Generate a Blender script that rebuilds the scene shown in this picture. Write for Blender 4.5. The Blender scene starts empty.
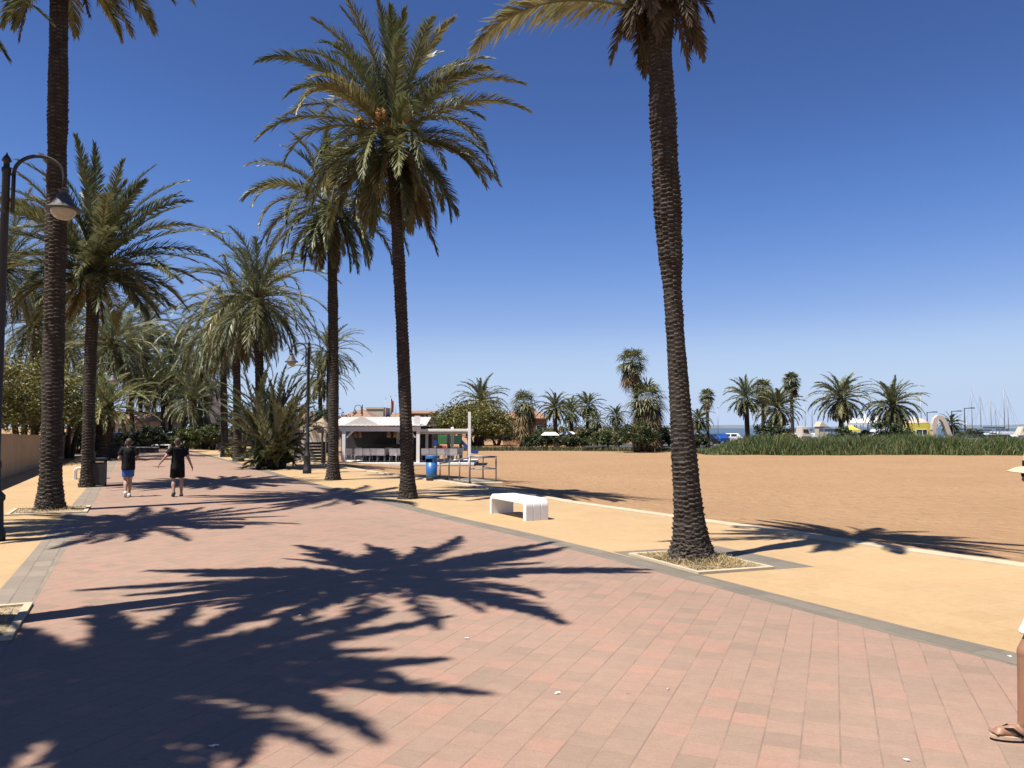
import bpy, bmesh, math, random
import numpy as np
from mathutils import Vector, Matrix
R = math.radians
PI = math.pi
SC = bpy.context.scene
COL = SC.collection
rnd = random.Random(11)

# ------------------------------------------------------------------ camera
CAM_H = 1.8
F = 790.0
TH = math.atan(44 / 790)
FW = np.array([0, math.cos(TH), math.sin(TH)])
UP = np.array([0, -math.sin(TH), math.cos(TH)])
RT = np.array([1.0, 0, 0])
cam_d = bpy.data.cameras.new('camera')
cam = bpy.data.objects.new('camera', cam_d)
COL.objects.link(cam)
cam_d.sensor_width = 36
cam_d.lens = F / 1024 * 36
cam_d.clip_end = 30000
cam_d.clip_start = 0.05
cam.location = (0, 0, CAM_H)
cam.rotation_euler = (PI / 2 + TH, 0, 0)
SC.camera = cam

KP = np.array([1.33, 18.7]); KN = np.array([.875, .485])
def gz(x, y):
    """height of the bare ground: level on the promenade side, the beach dips away beyond the kerb"""
    s = (x - KP[0]) * KN[0] + (y - KP[1]) * KN[1]
    t = min(1, max(0, (s - .7) / 7.5))
    return -0.03 - .45 * (t * t * (3 - 2 * t))
def ray(px, py):
    return RT * ((px - 512) / F) + UP * ((384 - py) / F) + FW
def G(px, py, z=None):
    r = ray(px, py)
    zz = 0.0 if z is None else z
    for i in range(1 if z is not None else 12):
        t = (zz - CAM_H) / r[2]
        x, y = r[0] * t, r[1] * t
        if z is None:
            zz = gz(x, y)
            if zz > -.05: zz = 0
    return Vector((x, y, zz))
def H(px, py, Y):
    r = ray(px, py)
    t = Y / r[1]
    return Vector((r[0] * t, Y, CAM_H + r[2] * t))

# ------------------------------------------------------------------ materials
def nodes(name):
    m = bpy.data.materials.new(name)
    m.use_nodes = True
    nt = m.node_tree
    return m, nt, nt.nodes['Principled BSDF'], nt.nodes['Material Output']
def N(nt, typ, **kw):
    n = nt.nodes.new(typ)
    for k, v in kw.items(): setattr(n, k, v)
    return n
def mth(nt, op, a, b=None, c=None):
    n = N(nt, 'ShaderNodeMath', operation=op)
    for i, v in enumerate((a, b, c)):
        if v is None: continue
        if isinstance(v, (int, float)): n.inputs[i].default_value = v
        else: nt.links.new(v, n.inputs[i])
    return n.outputs[0]
def ramp(nt, fac, stops):
    r = N(nt, 'ShaderNodeValToRGB')
    el = r.color_ramp.elements
    while len(el) < len(stops): el.new(.5)
    for e, (p, c) in zip(el, stops):
        e.position = p
        e.color = (*c, 1) if len(c) == 3 else c
    nt.links.new(fac, r.inputs[0])
    return r.outputs[0]
def noise(nt, scale, detail=4, vec=None, rough=.55):
    n = N(nt, 'ShaderNodeTexNoise')
    n.inputs['Scale'].default_value = scale
    n.inputs['Detail'].default_value = detail
    n.inputs['Roughness'].default_value = rough
    if vec is not None: nt.links.new(vec, n.inputs['Vector'])
    return n.outputs['Fac']
def objco(nt):
    return N(nt, 'ShaderNodeTexCoord').outputs['Object']
def mixc(nt, fac, a, b, blend='MIX'):
    n = N(nt, 'ShaderNodeMix', data_type='RGBA', blend_type=blend)
    for i, v in ((0, fac), (6, a), (7, b)):
        if isinstance(v, (int, float)): n.inputs[i].default_value = v
        elif isinstance(v, tuple): n.inputs[i].default_value = (*v, 1)
        else: nt.links.new(v, n.inputs[i])
    return n.outputs[2]
def bump(nt, bs, h, strength=.3, dist=.02):
    b = N(nt, 'ShaderNodeBump')
    b.inputs['Strength'].default_value = strength
    b.inputs['Distance'].default_value = dist
    nt.links.new(h, b.inputs['Height'])
    nt.links.new(b.outputs[0], bs.inputs['Normal'])
def plain(name, c, rough=.6, var=.15, scale=6, metal=0, bmp=0, spec=.5):
    m, nt, bs, out = nodes(name)
    bs.inputs['Roughness'].default_value = rough
    bs.inputs['Metallic'].default_value = metal
    bs.inputs['Specular IOR Level'].default_value = spec
    k_ = .8 if min(c) > .6 else .66
    c = tuple(v * k_ for v in c)
    f = noise(nt, scale, 5, objco(nt))
    a = tuple(max(0, v * (1 - var)) for v in c); b = tuple(min(1, v * (1 + var)) for v in c)
    nt.links.new(ramp(nt, f, [(.3, a), (.7, b)]), bs.inputs['Base Color'])
    if bmp:
        f2 = noise(nt, scale * 6, 4, objco(nt))
        bump(nt, bs, f2, bmp, .01)
    return m

def paver(name, ang, rw, bl, cols, joint, jw, crossw, dirt, wear, seed=0.0, jfac=1.0):
    """laid blocks in rows: rows rw wide run along ang (from +Y towards +X), blocks bl long"""
    m, nt, bs, out = nodes(name)
    co = objco(nt)
    d1 = N(nt, 'ShaderNodeVectorMath', operation='DOT_PRODUCT'); d1.inputs[1].default_value = (math.sin(ang), math.cos(ang), 0)
    d2 = N(nt, 'ShaderNodeVectorMath', operation='DOT_PRODUCT'); d2.inputs[1].default_value = (math.cos(ang), -math.sin(ang), 0)
    wv = N(nt, 'ShaderNodeTexNoise'); wv.inputs['Scale'].default_value = 1.3; wv.inputs['Detail'].default_value = 2
    nt.links.new(co, wv.inputs['Vector'])
    nt.links.new(co, d1.inputs[0]); nt.links.new(co, d2.inputs[0])
    wob = mth(nt, 'MULTIPLY', mth(nt, 'SUBTRACT', wv.outputs['Fac'], .5), .012)
    u = mth(nt, 'DIVIDE', d1.outputs['Value'], bl)
    v = mth(nt, 'DIVIDE', mth(nt, 'ADD', d2.outputs['Value'], wob), rw)
    row = mth(nt, 'FLOOR', v)
    wn = N(nt, 'ShaderNodeTexWhiteNoise', noise_dimensions='1D')
    nt.links.new(row, wn.inputs['W'])
    u2 = mth(nt, 'ADD', u, mth(nt, 'MULTIPLY', wn.outputs['Value'], 7.0))
    idx = mth(nt, 'FLOOR', u2)
    cmb = N(nt, 'ShaderNodeCombineXYZ'); nt.links.new(row, cmb.inputs[0]); nt.links.new(idx, cmb.inputs[1]); cmb.inputs[2].default_value = seed
    wn2 = N(nt, 'ShaderNodeTexWhiteNoise', noise_dimensions='3D'); nt.links.new(cmb.outputs[0], wn2.inputs['Vector'])
    c = ramp(nt, wn2.outputs['Value'], cols)
    # cloudy wear and fine grain
    f1 = noise(nt, .55, 5, co, .6)
    c = mixc(nt, mth(nt, 'MULTIPLY', ramp(nt, f1, [(.38, (0, 0, 0)), (.68, (1, 1, 1))]), wear), c, dirt)
    f2 = noise(nt, 60, 3, co)
    c = mixc(nt, .3, c, ramp(nt, f2, [(.25, (.6, .6, .6)), (.75, (1.25, 1.25, 1.25))]), 'MULTIPLY')
    f6 = noise(nt, 9, 6, co, .7)
    c = mixc(nt, .5, c, ramp(nt, f6, [(.3, (.84, .83, .82)), (.7, (1.12, 1.12, 1.12))]), 'MULTIPLY')
    # spots of dirt
    f4 = noise(nt, 5.5, 6, co, .7)
    c = mixc(nt, mth(nt, 'MULTIPLY', ramp(nt, f4, [(.62, (0, 0, 0)), (.74, (1, 1, 1))]), .30), c, tuple(x * .5 for x in dirt))
    vo = N(nt, 'ShaderNodeTexVoronoi'); vo.inputs['Scale'].default_value = 1.7; nt.links.new(co, vo.inputs['Vector'])
    c = mixc(nt, mth(nt, 'MULTIPLY', ramp(nt, vo.outputs['Distance'], [(.018, (1, 1, 1)), (.034, (0, 0, 0))]), .5), c, tuple(x * .42 for x in dirt))
    f8 = noise(nt, .23, 4, co, .6)
    c = mixc(nt, 1.0, c, ramp(nt, f8, [(.3, (.90, .895, .885)), (.7, (1.07, 1.07, 1.07))]), 'MULTIPLY')
    fv = mth(nt, 'FRACT', v); fu = mth(nt, 'FRACT', u2)
    jv = mth(nt, 'MULTIPLY', mth(nt, 'MINIMUM', fv, mth(nt, 'SUBTRACT', 1, fv)), rw)
    ju = mth(nt, 'MULTIPLY', mth(nt, 'MINIMUM', fu, mth(nt, 'SUBTRACT', 1, fu)), bl)
    f3 = noise(nt, 3.1, 3, co)
    jm = ramp(nt, mth(nt, 'DIVIDE', jv, jw), [(.5, (1, 1, 1)), (1, (0, 0, 0))])
    jm = mth(nt, 'MULTIPLY', jm, ramp(nt, f3, [(.32, (.12, .12, .12)), (.62, (1, 1, 1))]))
    jx = mth(nt, 'MULTIPLY', ramp(nt, mth(nt, 'DIVIDE', ju, jw * .6), [(.5, (1, 1, 1)), (1, (0, 0, 0))]), crossw)
    j = mth(nt, 'MAXIMUM', jm, jx)
    c = mixc(nt, mth(nt, 'MULTIPLY', j, jfac), c, joint)
    nt.links.new(c, bs.inputs['Base Color'])
    bs.inputs['Roughness'].default_value = .75
    bs.inputs['Specular IOR Level'].default_value = .3
    h = mth(nt, 'SUBTRACT', mth(nt, 'MULTIPLY', f2, .15), j)
    bump(nt, bs, h, .35, .006)
    return m

VANG = math.atan((833 - 512) / F)
PANG = -math.atan((512 - 125) / F)           # heading of the promenade
M = {}
M['paver_red'] = paver('red_paving', VANG, .208, .205,
    [(0, (.225, .157, .115)), (.2, (.252, .171, .125)), (.5, (.272, .178, .130)), (.8, (.283, .178, .130)), (.95, (.305, .176, .128)), (1, (.213, .157, .120))],
    (.135, .090, .066), .0065, .40, (.272, .186, .136), .5, 0.0, .6)
M['paver_yellow'] = paver('yellow_paving', PANG, .40, .40,
    [(0, (.369, .247, .122)), (.5, (.387, .259, .131)), (1, (.400, .268, .139))], (.302, .201, .099), .009, .5, (.365, .256, .145), .5, 3.0, .5)
M['paver_grey'] = paver('grey_paving', PANG, .205, .40,
    [(0, (.136, .117, .090)), (.5, (.156, .134, .103)), (1, (.176, .150, .115))], (.086, .074, .058), .010, .5, (.179, .152, .117), .5, 5.0, .8)
M['paver_grey_pale'] = paver('pale_grey_paving', PANG, .205, .40,
    [(0, (.181, .147, .114)), (.5, (.207, .169, .131)), (1, (.234, .189, .146))], (.114, .093, .074), .010, .5, (.238, .192, .149), .5, 5.0, .8)
M['kerb'] = plain('kerb_concrete', (.63, .51, .34), .8, .12, 3, bmp=.2)
def sand_mat():
    m, nt, bs, out = nodes('sand')
    co = objco(nt)
    f1 = noise(nt, .16, 6, co, .6); f2 = noise(nt, 2.2, 6, co, .65); f3 = noise(nt, 30, 4, co, .7)
    c = ramp(nt, f1, [(.3, (.275, .169, .09)), (.7, (.308, .191, .104))])
    c = mixc(nt, .75, c, ramp(nt, f2, [(.3, (.84, .83, .82)), (.7, (1.13, 1.13, 1.13))]), 'MULTIPLY')
    c = mixc(nt, .5, c, ramp(nt, f3, [(.25, (.7, .68, .65)), (.75, (1.2, 1.2, 1.2))]), 'MULTIPLY')
    # raking tracks: long streaks more or less along the shore
    mp = N(nt, 'ShaderNodeMapping'); mp.inputs['Scale'].default_value = (.18, 1.6, 1); mp.inputs['Rotation'].default_value = (0, 0, .12)
    nt.links.new(co, mp.inputs['Vector'])
    f5 = noise(nt, 1.1, 5, mp.outputs[0], .6)
    c = mixc(nt, .22, c, ramp(nt, f5, [(.35, (.88, .87, .85)), (.65, (1.08, 1.08, 1.08))]), 'MULTIPLY')
    nt.links.new(c, bs.inputs['Base Color'])
    bs.inputs['Roughness'].default_value = .95
    bs.inputs['Specular IOR Level'].default_value = .15
    h = mth(nt, 'ADD', mth(nt, 'MULTIPLY', f2, 1.0), mth(nt, 'MULTIPLY', f3, .12))
    vo = N(nt, 'ShaderNodeTexVoronoi', feature='SMOOTH_F1'); vo.inputs['Scale'].default_value = 2.6; nt.links.new(co, vo.inputs['Vector'])
    h = mth(nt, 'ADD', h, mth(nt, 'MULTIPLY', mth(nt, 'MINIMUM', vo.outputs['Distance'], .35), 1.6))
    bump(nt, bs, mth(nt, 'ADD', h, mth(nt, 'MULTIPLY', noise(nt, 5.5, 4, co, .6), .8)), .9, .10)
    return m
M['sand'] = sand_mat()
M['soil'] = plain('dry_soil', (.46, .34, .21), .95, .35, 9, bmp=.6)
M['asphalt'] = plain('asphalt', (.10, .098, .095), .9, .2, 2)
M['wall'] = plain('tan_render', (.44, .33, .20), .85, .14, 1.3, bmp=.15)
M['white'] = plain('white_paint', (.80, .79, .77), .45, .04, 3)
M['bench'] = plain('white_bench_paint', (.82, .81, .80), .5, .04, 5, bmp=.06)
M['offwhite'] = plain('off_white_paint', (.70, .68, .63), .6, .08, 3)
M['cream'] = plain('cream_render', (.66, .58, .45), .85, .1, .8)
M['buff'] = plain('buff_render', (.50, .42, .32), .85, .1, .8)
M['pink'] = plain('pale_pink_render', (.70, .58, .48), .8, .06, .8)
M['yellow'] = plain('yellow_paint', (.78, .66, .10), .6, .06, 1)
M['black_metal'] = plain('black_painted_metal', (.014, .015, .017), .6, .2, 8)
M['steel'] = plain('weathered_steel', (.30, .29, .28), .5, .2, 6, metal=.5)
M['lampshade'] = plain('lamp_grey', (.06, .063, .07), .6, .1, 8)
M['bin_blue'] = plain('blue_plastic', (.03, .16, .44), .42, .1, 4)
M['dark'] = plain('dark_plastic', (.02, .02, .022), .6, .2, 5)
M['darkwood'] = plain('dark_wood', (.055, .045, .038), .8, .3, 4)
M['wood'] = plain('grey_wood', (.30, .26, .22), .85, .2, 5)
M['basket'] = plain('wicker', (.26, .15, .07), .8, .3, 20)
M['navy'] = plain('navy_canvas', (.06, .075, .12), .8, .1, 3)
M['green_panel'] = plain('green_panel', (.05, .20, .06), .5, .1, 3)
M['teal_panel'] = plain('dark_green_panel', (.015, .075, .05), .5, .1, 3)
M['blue_panel'] = plain('blue_panel', (.025, .07, .30), .4, .1, 3)
M['red_panel'] = plain('red_panel', (.42, .09, .06), .5, .1, 3)
M['awning'] = plain('awning_cloth', (.56, .535, .51), .8, .08, 2)
M['canvas'] = plain('white_canvas', (.76, .74, .70), .8, .05, 1)
M['thatch'] = plain('thatch', (.40, .31, .20), .95, .3, 14, bmp=.5)
M['skin'] = plain('skin', (.50, .29, .20), .55, .08, 8)
M['skin_tan'] = plain('tanned_skin', (.36, .185, .11), .5, .1, 8)
M['hair'] = plain('brown_hair', (.07, .043, .026), .7, .3, 30)
M['black_cloth'] = plain('black_cloth', (.009, .009, .010), .85, .3, 12, spec=.2)
M['blue_cloth'] = plain('blue_cloth', (.03, .12, .48), .8, .12, 8)
M['white_cloth'] = plain('white_cloth', (.78, .77, .75), .85, .05, 8)
M['straw'] = plain('straw', (.74, .60, .36), .85, .12, 40)
M['cork'] = plain('sandal_sole', (.60, .42, .29), .8, .1, 20)
M['flag'] = plain('red_flag', (.40, .10, .08), .8, .2, 2)
M['carwhite'] = plain('white_car_paint', (.76, .76, .76), .3, .03, 2)
M['carblue'] = plain('blue_car_paint', (.025, .10, .40), .35, .05, 2)
M['cardark'] = plain('dark_car_paint', (.03, .032, .036), .3, .1, 2)
M['tyre'] = plain('tyre_rubber', (.02, .02, .02), .85, .2, 8)
M['gelcoat'] = plain('white_gelcoat', (.78, .78, .77), .3, .03, 1)
M['alu'] = plain('mast_aluminium', (.34, .34, .35), .45, .05, 2, metal=.3)
M['hill'] = plain('haze_tinted_hills', (.16, .19, .22), .95, .2, .002)  # blue-grey of distance haze painted into the hill colour
M['fruit'] = plain('orange_date_fruit', (.52, .29, .08), .6, .2, 20)
M['stalk'] = plain('orange_fruit_stalk', (.42, .17, .05), .6, .2, 10)
def glass_mat(name, c):
    m, nt, bs, out = nodes(name)
    bs.inputs['Base Color'].default_value = (*c, 1); bs.inputs['Roughness'].default_value = .08
    return m
M['window'] = glass_mat('window_glass', (.02, .025, .03))
def lampglass():
    m, nt, bs, out = nodes('lamp_bowl')
    f = noise(nt, 5, 3, objco(nt))
    nt.links.new(ramp(nt, f, [(.3, (.26, .23, .20)), (.7, (.34, .31, .27))]), bs.inputs['Base Color'])
    bs.inputs['Roughness'].default_value = .15
    return m
M['bowl'] = lampglass()
def tile_mat(name='roof_tiles', gain=1.0):
    m, nt, bs, out = nodes(name)
    co = objco(nt)
    w = N(nt, 'ShaderNodeTexWave', wave_type='BANDS', bands_direction='X'); w.inputs['Scale'].default_value = 1.4; w.inputs['Distortion'].default_value = .4
    nt.links.new(co, w.inputs['Vector'])
    f = noise(nt, 1.6, 5, co)
    c = ramp(nt, f, [(.3, (.20, .10, .06)), (.7, (.31, .18, .11))])
    c = mixc(nt, 1.0, c, (gain, gain * 1.12, gain * 1.2), 'MULTIPLY') if gain != 1 else c
    c = mixc(nt, .5, c, ramp(nt, w.outputs['Fac'], [(0, (.6, .6, .6)), (.6, (1.1, 1.1, 1.1))]), 'MULTIPLY')
    nt.links.new(c, bs.inputs['Base Color']); bs.inputs['Roughness'].default_value = .9
    bump(nt, bs, w.outputs['Fac'], .6, .05)
    return m
M['tiles'] = tile_mat()
M['pale_tiles'] = tile_mat('pale_roof_tiles', 1.75)
def sea_mat():
    m, nt, bs, out = nodes('sea_water')
    co = objco(nt)
    bs.inputs['Base Color'].default_value = (.06, .09, .11, 1)
    bs.inputs['Roughness'].default_value = .38
    bump(nt, bs, noise(nt, .6, 6, co, .7), .7, .4)
    return m
M['sea'] = sea_mat()
def leaf_mat(name, transl=.22, rough=.42, spec=.5, gain=.7):
    m, nt, bs, out = nodes(name)
    at = N(nt, 'ShaderNodeAttribute', attribute_name='tint')
    f = noise(nt, 3, 3, objco(nt))
    c = mixc(nt, 1.0, at.outputs['Color'], ramp(nt, f, [(.3, (.72 * gain, .75 * gain, .7 * gain)), (.7, (1.2 * gain, 1.18 * gain, 1.1 * gain))]), 'MULTIPLY')
    nt.links.new(c, bs.inputs['Base Color'])
    bs.inputs['Roughness'].default_value = rough
    bs.inputs['Specular IOR Level'].default_value = spec
    tr = N(nt, 'ShaderNodeBsdfTranslucent'); nt.links.new(c, tr.inputs['Color'])
    mx = N(nt, 'ShaderNodeMixShader'); mx.inputs[0].default_value = transl
    nt.links.new(bs.outputs[0], mx.inputs[1]); nt.links.new(tr.outputs[0], mx.inputs[2])
    nt.links.new(mx.outputs[0], out.inputs['Surface'])
    return m
M['frond'] = leaf_mat('palm_frond', .24, .46, .45, .92)
M['dead'] = leaf_mat('dead_frond', .10, .8, .2)
M['leaf'] = leaf_mat('broad_leaf', .22, .5, .4)
M['reed'] = leaf_mat('reed_leaf', .2, .55, .3, .62)
def bark_mat(name, a, b, tip):
    m, nt, bs, out = nodes(name)
    co = objco(nt)
    f = noise(nt, 7, 6, co, .65); f2 = noise(nt, 45, 4, co, .7); f0 = noise(nt, .9, 3, co)
    c = ramp(nt, f, [(.3, a), (.7, b)])
    c = mixc(nt, .5, c, ramp(nt, f0, [(.3, (.62, .61, .60)), (.7, (1.4, 1.36, 1.32))]), 'MULTIPLY')
    at = N(nt, 'ShaderNodeAttribute', attribute_name='tint')       # worn cut ends of the old leaf bases
    c = mixc(nt, at.outputs['Fac'], c, tip)
    c = mixc(nt, .7, c, ramp(nt, f2, [(.25, (.5, .5, .5)), (.75, (1.35, 1.35, 1.35))]), 'MULTIPLY')
    nt.links.new(c, bs.inputs['Base Color']); bs.inputs['Roughness'].default_value = .9
    bs.inputs['Specular IOR Level'].default_value = .2
    bump(nt, bs, f2, .6, .012)
    return m
M['bark'] = bark_mat('palm_bark', (.026, .0205, .0165), (.050, .040, .032), (.165, .135, .108))
M['bark_tree'] = plain('tree_bark', (.10, .075, .055), .95, .3, 6, bmp=.4)

# ------------------------------------------------------------------ mesh helpers
class MB:
    def __init__(s): s.v = []; s.f = []; s.c = []; s.n = 0; s.smooth = False
    def add(s, v, f, c=None):
        v = np.asarray(v, float).reshape(-1, 3)
        s.f.extend([tuple(int(i) + s.n for i in q) for q in f])
        s.v.append(v); s.n += len(v)
        cc = np.ones((len(v), 4)); cc[:, :3] = 0 if c is None else c
        s.c.append(cc)
        return s
    def box(s, c, d, rot=None):
        c = np.array(c); h = np.array(d) / 2
        p = np.array([[x, y, z] for x in (-1, 1) for y in (-1, 1) for z in (-1, 1)]) * h
        if rot is not None: p = p @ np.array(rot.to_3x3()).T
        return s.add(p + c, [(0, 1, 3, 2), (4, 6, 7, 5), (0, 4, 5, 1), (2, 3, 7, 6), (0, 2, 6, 4), (1, 5, 7, 3)])
    def tube(s, pts, rad, seg=10, cap=True, c=None):
        pts = [np.array(p, float) for p in pts]
        n = len(pts)
        if np.isscalar(rad): rad = [rad] * n
        vs = []
        ref = None
        for i in range(n):
            t = pts[min(i + 1, n - 1)] - pts[max(i - 1, 0)]
            t = t / (np.linalg.norm(t) + 1e-12)
            if ref is None:
                ref = np.array([0, 0, 1.]) if abs(t[2]) < .9 else np.array([1., 0, 0])
            a = np.cross(t, ref); a /= np.linalg.norm(a) + 1e-12
            b = np.cross(a, t); ref = b
            for k in range(seg):
                w = 2 * PI * k / seg
                vs.append(pts[i] + rad[i] * (math.cos(w) * a + math.sin(w) * b))
        f = []
        for i in range(n - 1):
            for k in range(seg):
                k2 = (k + 1) % seg
                f.append((i * seg + k, i * seg + k2, (i + 1) * seg + k2, (i + 1) * seg + k))
        if cap:
            f.append(tuple(range(seg))[::-1]); f.append(tuple((n - 1) * seg + k for k in range(seg)))
        return s.add(vs, f, c)
    def lathe(s, prof, c=(0, 0, 0), seg=24, axis=None):
        vs = []; f = []
        for r, z in prof:
            for k in range(seg):
                w = 2 * PI * k / seg
                vs.append((r * math.cos(w), r * math.sin(w), z))
        n = len(prof)
        for i in range(n - 1):
            for k in range(seg):
                k2 = (k + 1) % seg
                f.append((i * seg + k, i * seg + k2, (i + 1) * seg + k2, (i + 1) * seg + k))
        if prof[0][0] > 1e-4: f.append(tuple(range(seg))[::-1])
        if prof[-1][0] > 1e-4: f.append(tuple((n - 1) * seg + k for k in range(seg)))
        vs = np.array(vs)
        if axis is not None: vs = vs @ np.array(axis.to_3x3()).T
        return s.add(vs + np.array(c), f)
    def ball(s, c, r, nu=14, nv=9, rot=None):
        r = np.array([r, r, r] if np.isscalar(r) else r, float)
        prof = [(max(1e-5, math.sin(PI * i / nv)), -math.cos(PI * i / nv)) for i in range(nv + 1)]
        vs = []; f = []
        for a, z in prof:
            for k in range(nu):
                vs.append((a * math.cos(2 * PI * k / nu), a * math.sin(2 * PI * k / nu), z))
        for i in range(nv):
            for k in range(nu):
                k2 = (k + 1) % nu
                f.append((i * nu + k, i * nu + k2, (i + 1) * nu + k2, (i + 1) * nu + k))
        vs = np.array(vs) * r
        if rot is not None: vs = vs @ np.array(rot.to_3x3()).T
        return s.add(vs + np.array(c), f)
    def limb(s, a, b, ra, rb, seg=12):
        """tapered capsule"""
        a = np.array(a, float); b = np.array(b, float); t = (b - a) / np.linalg.norm(b - a)
        pts = []; rr = []
        for k in (.999, .9, .7, .4, 0):
            pts.append(a - t * ra * k); rr.append(ra * math.sqrt(max(0, 1 - k * k)) + 1e-4)
        for k in (0, .4, .7, .9, .999):
            pts.append(b + t * rb * k); rr.append(rb * math.sqrt(max(0, 1 - k * k)) + 1e-4)
        return s.tube(pts, rr, seg)
    def prism(s, poly, z0, z1):
        n = len(poly)
        v = [(x, y, z0) for x, y in poly] + [(x, y, z1) for x, y in poly]
        f = [tuple(range(n))[::-1], tuple(range(n, 2 * n))] + [(i, (i + 1) % n, n + (i + 1) % n, n + i) for i in range(n)]
        return s.add(v, f)
    def build(s, name, mat, parent=None, smooth=False, color=False, bevel=0):
        me = bpy.data.meshes.new(name)
        v = np.concatenate(s.v) if s.v else np.zeros((0, 3))
        me.from_pydata(v.tolist(), [], s.f)
        if color:
            a = me.attributes.new('tint', 'FLOAT_COLOR', 'POINT')
            a.data.foreach_set('color', np.concatenate(s.c).astype(np.float32).ravel())
        me.materials.append(mat)
        if smooth: me.shade_smooth()
        me.update()
        o = bpy.data.objects.new(name, me)
        COL.objects.link(o)
        if parent is not None: o.parent = parent
        if bevel:
            b = o.modifiers.new('bevel', 'BEVEL'); b.width = bevel; b.segments = 2; b.limit_method = 'ANGLE'
        return o
def tag(o, label=None, cat=None, group=None, kind=None):
    if label: o['label'] = label
    if cat: o['category'] = cat
    if group: o['group'] = group
    if kind: o['kind'] = kind
    return o
def thing(name, label, cat, loc=(0, 0, 0), rz=0, group=None):
    o = bpy.data.objects.new(name, None)
    o.empty_display_size = .2
    COL.objects.link(o)
    o.location = loc; o.rotation_euler = (0, 0, rz)
    return tag(o, label, cat, group)
def copy_tree(o, parent=None):
    c = o.copy(); COL.objects.link(c)
    if parent is not None: c.parent = parent
    for ch in list(o.children): copy_tree(ch, c)
    return c
def nrm(a): return a / (np.linalg.norm(a, axis=-1, keepdims=True) + 1e-12)
def sheet(name, poly, z, mat, sub=0):
    me = bpy.data.meshes.new(name)
    me.from_pydata([(p[0], p[1], z) for p in poly], [], [tuple(range(len(poly)))])
    me.materials.append(mat); me.update()
    if me.polygons[0].normal.z < 0: me.flip_normals()
    o = bpy.data.objects.new(name, me); COL.objects.link(o)
    return tag(o, kind='structure')

# ------------------------------------------------------------------ ground
def axis_pts(lo, hi, fine_lo, fine_hi, step):
    a = list(np.arange(fine_lo, fine_hi + .01, step))
    x = fine_hi; d = step
    while x < hi: d *= 1.5; x += d; a.append(min(x, hi))
    x = fine_lo; d = step
    while x > lo: d *= 1.5; x -= d; a.insert(0, max(x, lo))
    return a
xs = axis_pts(-9000, 9000, -60, 70, 1.5); ys = axis_pts(-300, 12000, -10, 80, 1.5)
gv = [(x, y, gz(x, y)) for y in ys for x in xs]
nx = len(xs)
gf = [(j * nx + i, j * nx + i + 1, (j + 1) * nx + i + 1, (j + 1) * nx + i) for j in range(len(ys) - 1) for i in range(nx - 1)]
g = MB().add(gv, gf).build('ground', M['sand'], smooth=True); tag(g, kind='structure')

outer_r = [(205, 454), (267, 470), (299, 480), (320, 484.6), (399, 503), (470, 520), (532, 533.7), (605, 551), (724, 580.5), (824, 606), (922, 630.6), (1019, 653.6)]
kerb_px = [(355, 470), (399, 476.5), (430, 480.3), (499, 491), (568, 503.5), (673, 518.5), (760, 531), (900, 552), (1024, 569)]
inner_l = [(11.7, 640), (33, 604.6), (70, 544), (89, 510.5), (103, 488), (117, 462)]
def W(pts): return [G(px, py, 0.0).to_2d() for px, py in pts]
def ext(pts, a, b):
    """lengthen a polyline by a metres at its start and b at its end"""
    p = list(pts)
    if a: p.insert(0, p[0] + (p[0] - p[1]).normalized() * a)
    if b: p.append(p[-1] + (p[-1] - p[-2]).normalized() * b)
    return p
def off(pts, d):
    """offset a polyline sideways (positive = towards +x side of its heading)"""
    out = []
    for i, p in enumerate(pts):
        t = (pts[min(i + 1, len(pts) - 1)] - pts[max(i - 1, 0)]).normalized()
        out.append(p + Vector((t.y, -t.x)) * d)
    return out
RO = ext(W(outer_r)[::-1], 14, 14)           # near -> far, outer edge of right border
KE = ext(W(kerb_px)[::-1], 18, 30)           # near -> far, front edge of the kerb
# left border as a straight line fitted to the photo's points
LI = W(inner_l); LI = ext([LI[0], LI[3], LI[5]], 16, 20)
LO = off(LI, -.42)
RI = off(RO, -.36)
sheet('promenade_paving', LI + RI[::-1], 0.0, M['paver_red'])
sheet('left_border', LO + LI[::-1], 0.001, M['paver_grey_pale'])
sheet('right_border', RI + RO[::-1], 0.001, M['paver_grey'])
sheet('right_pavement', RO + KE[::-1], 0.0, M['paver_yellow'])
sheet('left_pavement', off(LO, -12) + LO[::-1], 0.0, M['paver_yellow'])
# kerb: a low real step along the beach
kb = MB(); K2 = off(KE, .30)
n = len(KE)
kv = [(p.x, p.y, -.3) for p in KE] + [(p.x, p.y, .035) for p in KE] + [(p.x, p.y, .035) for p in K2] + [(p.x, p.y, -.3) for p in K2]
kf = []
for i in range(n - 1):
    for a in range(3): kf.append((a * n + i, a * n + i + 1, (a + 1) * n + i + 1, (a + 1) * n + i))
kb.add(kv, kf); ko = kb.build('beach_kerb', M['kerb']); tag(ko, kind='structure')
# promenade's far end: planting soil beyond
pe = [LI[-1] + Vector((-16, -4)), LI[-1] + Vector((-28, 60)), RO[-1] + Vector((30, 60)), RO[-1] + Vector((4, 0))]
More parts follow.
